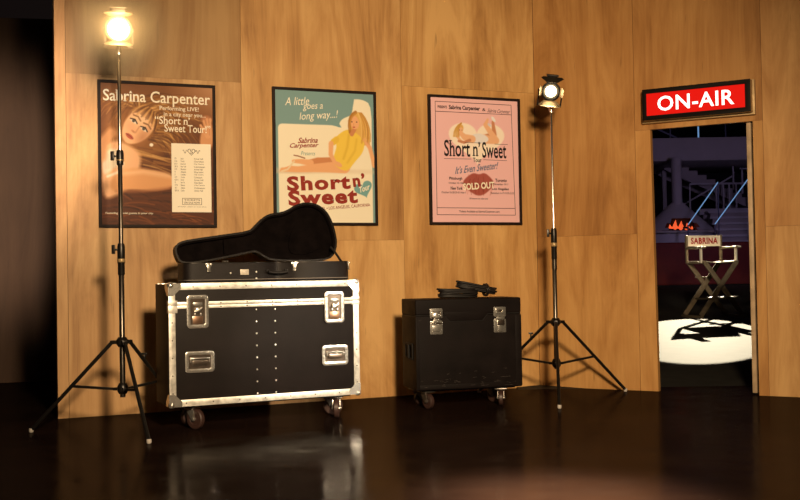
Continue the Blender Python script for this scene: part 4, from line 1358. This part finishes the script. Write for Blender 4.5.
# ------------------------------------------------------------------ director's chair on the far stage
M_CHWOOD = mat('chair_wood', (0.19, 0.145, 0.095), 0.45, noise=0.25, nscale=20)
M_CANVAS = mat('cream_canvas', (0.78, 0.70, 0.58), 0.85, spec=.2, bump=.2, bscale=300)
M_CHRED = mat('dark_red_print', (0.30, 0.012, 0.012), 0.8, spec=.2)
chp = Vector((3.895, 13.45, rk(13.45)))
dc = empty('directors_chair', chp, R(12))
tag(dc, 'tall folding wooden chair with cream canvas back in the pool of light', 'chair')
hw = .235
TS, TA_, TB = .70, .86, 1.035         # seat, arm, back tops
DP = .42
for y in (-DP / 2, DP / 2):
    for s in (-1, 1):
        y_ = y + s * .012
        MB().bar((-s * .205, y_, TS - .01), (s * .285, y_, .035), .024, .058).build('leg', M_CHWOOD, dc, bevel=.003)
for s in (-1, 1):
    MB().box2((s * .285 - .018, -DP / 2 - .05, 0.0), (s * .285 + .018, DP / 2 + .05, .034)).build('base_rail', M_CHWOOD, dc, bevel=.003)
    MB().box2((s * .215 - .016, -DP / 2 - .02, TS - .03), (s * .215 + .016, DP / 2 + .02, TS + .004)).build('seat_rail', M_CHWOOD, dc, bevel=.003)
    MB().box2((s * hw - .013, DP / 2 - .018, TS - .02), (s * hw + .013, DP / 2 + .018, TB)).build('back_post', M_CHWOOD, dc, bevel=.003)
    MB().box2((s * hw - .011, -DP / 2 + .03, TS - .02), (s * hw + .011, -DP / 2 + .066, TA_)).build('arm_post', M_CANVAS, dc, bevel=.003)
    MB().box2((s * hw - .032, -DP / 2 - .03, TA_), (s * hw + .032, DP / 2 - .02, TA_ + .022)).build('armrest', M_CHWOOD, dc, bevel=.004)
m = MB()
ns = 9
pts = [(-.225 + .45 * i / (ns - 1), TS + .008 - .022 * (1 - ((i - 4) / 4.0) ** 2)) for i in range(ns)]
m.prism(pts + [(x, z - .006) for x, z in pts[::-1]], DP + .02, front(0, 0, DP / 2 + .01) @ Matrix.Translation((0, 0, 0)))
m.build('seat', M_CANVAS, dc)
m = MB()
pts = [(-hw + .012 + (2 * hw - .024) * i / 8, DP / 2 - .018 + .012 * (1 - ((i - 4) / 4.0) ** 2)) for i in range(9)]
m.prism(pts + [(x, y + .004) for x, y in pts[::-1]], .135, Matrix.Translation((0, 0, TB - .14)))
bk = m.build('backrest', M_CANVAS, dc)
m = MB()
put_text(m, 'SABRINA', -.185, .185, TB - .112, TB - .032, offset=.035, serif=.05, z=0.0, M=front(0, 0, DP / 2 - .022), space=1.1)
m.build('lettering', M_CHRED, bk, smooth=180)
MB().box2((-.20, -DP / 2 - .09, .245), (.20, -DP / 2 - .02, .263)).build('foot_rest', M_CHWOOD, dc, bevel=.003)
for s in (-1, 1): MB().box2((s * .145 - .012, -DP / 2 - .09, .228), (s * .145 + .012, DP / 2, .246)).build('foot_rest_arm', M_CHWOOD, dc, bevel=.002)
m = MB().bar((-.12, DP / 2 + .012, .50), (.12, DP / 2 + .012, .50), .02, .014).build('cross_bar', M_CHWOOD, dc)

# ------------------------------------------------------------------ far set: lounge with fireplace, stairs and mezzanine
M_PALE = mat('pale_painted_plaster', (0.42, 0.38, 0.42), 0.7, noise=.08, nscale=2)
M_PALER = mat('white_painted_steel', (0.52, 0.50, 0.58), 0.5)
M_SOFA = mat('dark_red_velvet', (0.12, 0.006, 0.003), 0.75, sheen=.1, noise=.2, nscale=6)
M_NEON = mat('blue_lit_handrail', (0.2, 0.4, 0.7), 0.4, emit=(0.26, 0.52, 0.92), estr=0.5)
M_RAIL = mat('dark_blue_rail', (0.10, 0.11, 0.20), 0.4)
M_NIGHT = mat('near_black_wall', (0.010, 0.010, 0.016), 0.8)
o = MB().box2((0.9, 24.5, rk(24.5) - .3), (14, 24.6, 6.0)).build('wall_far', M_NIGHT)
tag(o, 'near-black wall at the very back of the far room', 'wall', kind='structure')

# mezzanine slab with its railing
o = MB().box2((3.5, 20.5, 2.975), (9.5, 23.2, 3.415)).build('trim_1', M_PALE, bevel=.01)
tag(o, 'pale mezzanine slab across the far room', 'mezzanine', kind='structure')
mr_ = empty('mezzanine_railing', (6.3, 20.6, 3.415))
tag(mr_, 'thin dark railing along the top of the mezzanine slab', 'railing')
for x in (4.2, 4.86, 5.22, 5.76, 6.28, 6.9, 7.5):
    MB().box2((x - 6.3 - .009, -.02, 0), (x - 6.3 + .009, .02, .95)).build('post', M_NEON if abs(x - 5.76) < .01 else M_RAIL, mr_)
for z in (.93, .60): MB().box2((-2.4, -.012, z - .012), (1.6, .012, z + .012)).build('rail', M_RAIL, mr_)
MB().bar((-1.36, .0, .20), (-.95, .0, .012), .02, .03).build('rail', M_RAIL, mr_)

# fireplace
fp_ = empty('fireplace', (5.23, 20.0, rk(20.0)))
tag(fp_, 'pale conical fireplace with a round flue and orange flames', 'fireplace')
zb = rk(20.0)
MB().tube((0, .25, 2.12 - zb), (0, .25, 2.99 - zb), .098, n=28).build('flue', M_PALE, fp_)
HD = []
m = MB()
# square-based cone with an arched mouth cut in its front: front skin built as strips round the mouth
def hood_w(z): return .10 + (2.17 - z) / .54 * .60
nz = 12; nxs = 24
fv, ff = [], []
for j in range(nz + 1):
    z = 2.17 - .54 * j / nz
    for i in range(nxs + 1):
        u = -1 + 2 * i / nxs
        w = hood_w(z)
        a = u * PI / 2
        fv.append((w * math.sin(a), .25 - (w * .62) * math.cos(a), z - zb))
def mouth(p):
    x, z = p[0], p[2] + zb
    return (abs(x + .0) < .30) and (z < 1.60 + .27 * math.sqrt(max(0, 1 - (x / .30) ** 2))) and z > 1.6
for j in range(nz):
    for i in range(nxs):
        ids = (j * (nxs + 1) + i, j * (nxs + 1) + i + 1, (j + 1) * (nxs + 1) + i + 1, (j + 1) * (nxs + 1) + i)
        cen = [sum(fv[k][t_] for k in ids) / 4 for t_ in range(3)]
        if not mouth(cen): ff.append(ids)
m.add(fv, ff)
m.add([(-.70, .25, 1.63 - zb), (.70, .25, 1.63 - zb), (.10, .25, 2.17 - zb), (-.10, .25, 2.17 - zb)], [(0, 1, 2, 3)])
m.build('hood', M_PALE, fp_)
m = MB()
m.prism([(.76 * math.sin(a), .25 - .52 * math.cos(a)) for a in np.linspace(-PI / 2, PI / 2, 25)], .045, Matrix.Translation((0, 0, 1.575 - zb)))
m.build('hearth_rim', M_PALE, fp_, bevel=.006)
m = MB()
m.prism([(.66 * math.sin(a), .25 - .44 * math.cos(a)) for a in np.linspace(-PI / 2, PI / 2, 25)], 1.575 - zb)
m.build('plinth', M_PALER, fp_)
M_FLAME = mat('flame', (0.8, 0.2, 0.05), 0.6, emit=(1.0, 0.13, 0.035), estr=0.85)
for k, (x, h, w) in enumerate(((-.23, .05, .028), (-.175, .10, .030), (-.12, .165, .036), (-.065, .11, .030), (-.01, .15, .034), (.045, .13, .032), (.10, .075, .030), (.15, .12, .032), (.20, .065, .026), (.245, .04, .022))):
    m = MB()
    m.lathe([(0, 0), (w * .8, .01), (w * 1.35, h * .3), (w * .9, h * .65), (w * .3, h * 1.05), (0, h * 1.2)],
            Matrix.Translation((x, .02 + .05 * (k % 2), 1.63 - zb)) @ Matrix.Rotation(R(8 * (-1) ** k), 4, 'Y'), 10)
    m.build('flame', M_FLAME, fp_)
M_CHAR = mat('charred_log_and_shade', (.02, .012, .01), .9)
MB().box2((-.30, .20, 1.622 - zb), (.30, .235, 1.86 - zb)).build('mouth_shade_panel', M_CHAR, fp_)  # added dark panel standing in for shade inside the hood's mouth
for a, b in (((-.24, -.02, .015), (.20, .04, .02)), ((-.15, .06, .02), (.26, -.01, .02)), ((-.05, .1, .05), (.12, -.04, .05))):
    MB().tube((a[0], a[1] + .02, a[2] + 1.625 - zb), (b[0], b[1] + .02, b[2] + 1.625 - zb), .025, n=10).build('log', M_CHAR, fp_)
fl_ = bpy.data.lights.new('fire_glow', 'POINT'); fl_.energy = 0.2; fl_.color = (1, .3, .08); fl_.shadow_soft_size = .05
flo = bpy.data.objects.new('fire_glow', fl_); COL.objects.link(flo); flo.parent = fp_; flo.location = (0, .12, 1.74 - zb)

# low broad stairs with blue-lit handrails
ls = empty('lower_staircase', (7.10, 20.0, rk(20.0)))
tag(ls, 'broad white steps on the right with two blue-lit handrails', 'stairs')
for i in range(6):
    zt = 1.42 + .125 * i - zb
    x0 = 5.84 + .03 * i - 7.0
    MB().box2((x0, .02 + .24 * i, zt - .045), (2.2, .30 + .24 * i, zt)).build('tread', M_PALER, ls, bevel=.003)
m = MB()
for i in range(6): m.box2((5.90 + .03 * i - 7.0, .07 + .24 * i, 0.02 * i), (2.2, .30 + .24 * i, 1.42 + .125 * i - zb - .045))
m.build('risers', M_PALE, ls)
MB().box2((5.90 - 7.0, 1.5, 2.045 - zb - .06), (2.2, 1.75, 2.105 - zb)).build('landing', M_PALER, ls)
MB().box2((5.98 - 7.0, 1.52, .1), (2.2, 1.74, 2.045 - zb - .06)).build('landing_base', M_PALE, ls)
for i, (p, q_) in enumerate((((5.06, 19.25, 1.70), (5.76, 19.75, 2.49)), ((5.54, 19.25, 1.70), (6.36, 19.75, 2.60)))):
    o7 = Vector((7.0, 20.0, zb))
    a, b = Vector(p) - o7, Vector(q_) - o7
    h = MB().tube(a, b, .0095, n=10).build('handrail', M_NEON, ls)
    m = MB().tube((a.x, a.y, a.z), (a.x, a.y, rk(19.25) - zb), .014, n=10).tube((b.x, b.y, b.z), (b.x, b.y, rk(19.75) - zb + .0), .012, n=10)
    m.build('handrail_post', M_RAIL, h)
lr = MB()
lr.build if False else None
for x in (5.73, 6.26, 6.40, 6.52, 6.66, 6.9, 7.2, 7.6):
    MB().box2((x - 7 - .014, 1.55, 2.105 - zb), (x - 7 + .014, 1.58, 2.60 - zb)).build('baluster', M_PALER, ls)
MB().box2((5.73 - 7, 1.545, 2.59 - zb), (1.2, 1.585, 2.625 - zb)).build('top_rail', M_PALER, ls)

# upper flight coming down from the mezzanine
us = empty('upper_staircase', (6.72, 21.98, rk(21.98)))
tag(us, 'pale flight of stairs descending to the right from the mezzanine', 'stairs')
z7 = rk(21.98)
prof = [(5.45, 3.20)]
x, z = 5.62, 3.20
prof = [(5.30, 3.10), (5.62, 3.10)]
x, z = 5.62, 3.10
for i in range(11):
    z -= .094; prof.append((x, z)); x += .178; prof.append((x, z))
prof += [(x, z - .20), (5.60, 2.78), (5.30, 2.95)]
m = MB()
m.prism([(a - 6.6, b - z7) for a, b in prof], .06, front(0, 0, 0))
m.prism([(a - 6.6, b - z7) for a, b in prof], .06, front(0, 0, .85))
m.build('stringers', M_PALE, us)
for i in range(11):
    xx, zz = 5.62 + .178 * i, 3.10 - .094 * (i + 1)
    MB().box2((xx - 6.6 - .01, 0, zz - z7 - .03), (xx - 6.6 + .185, .85, zz - z7 + .004)).build('tread', M_PALE, us)
for p, q_ in (((6.42, 3.10), (6.68, 2.99)), ((6.68, 3.0), (6.68, 2.5)), ((6.68, 2.79), (5.66, 2.22)), ((6.86, 2.93), (6.86, 2.42)), ((6.82, 2.93), (7.3, 2.90))):
    MB().bar((p[0] - 6.6, -.12, p[1] - z7), (q_[0] - 6.6, -.12, q_[1] - z7), .03, .03).build('rail', M_PALER, us)
MB().box2((5.32 - 6.6, 0.2, 0), (5.40 - 6.6, .3, 2.96 - z7)).build('post', M_PALE, us)

# long curved red banquette in front of the fireplace
bq = empty('banquette', (5.0, 18.6, rk(18.6)))
tag(bq, 'long curved dark red velvet banquette behind the tall chair', 'sofa')
z8 = rk(18.6)
def arc(r, n=40, a0=-14, a1=14): return [(r * math.sin(R(a)), 6.0 - r * math.cos(R(a))) for a in np.linspace(a0, a1, n)]
def band(r0, r1, za, zb_): return arc(r0) + arc(r1)[::-1]
m = MB(); m.prism(band(6.0, 5.84, 0, 0), .74, Matrix.Translation((0, 0, .02))); m.build('backrest', M_SOFA, bq, bevel=.03, seg=3)
m = MB(); m.prism(band(5.85, 5.56, 0, 0), .26, Matrix.Translation((0, 0, .20))); m.build('seat', M_SOFA, bq, bevel=.03, seg=3)
m = MB(); m.prism(band(5.95, 5.6, 0, 0), .25, Matrix.Translation((0, 0, -.02))); m.build('base', M_NIGHT, bq)
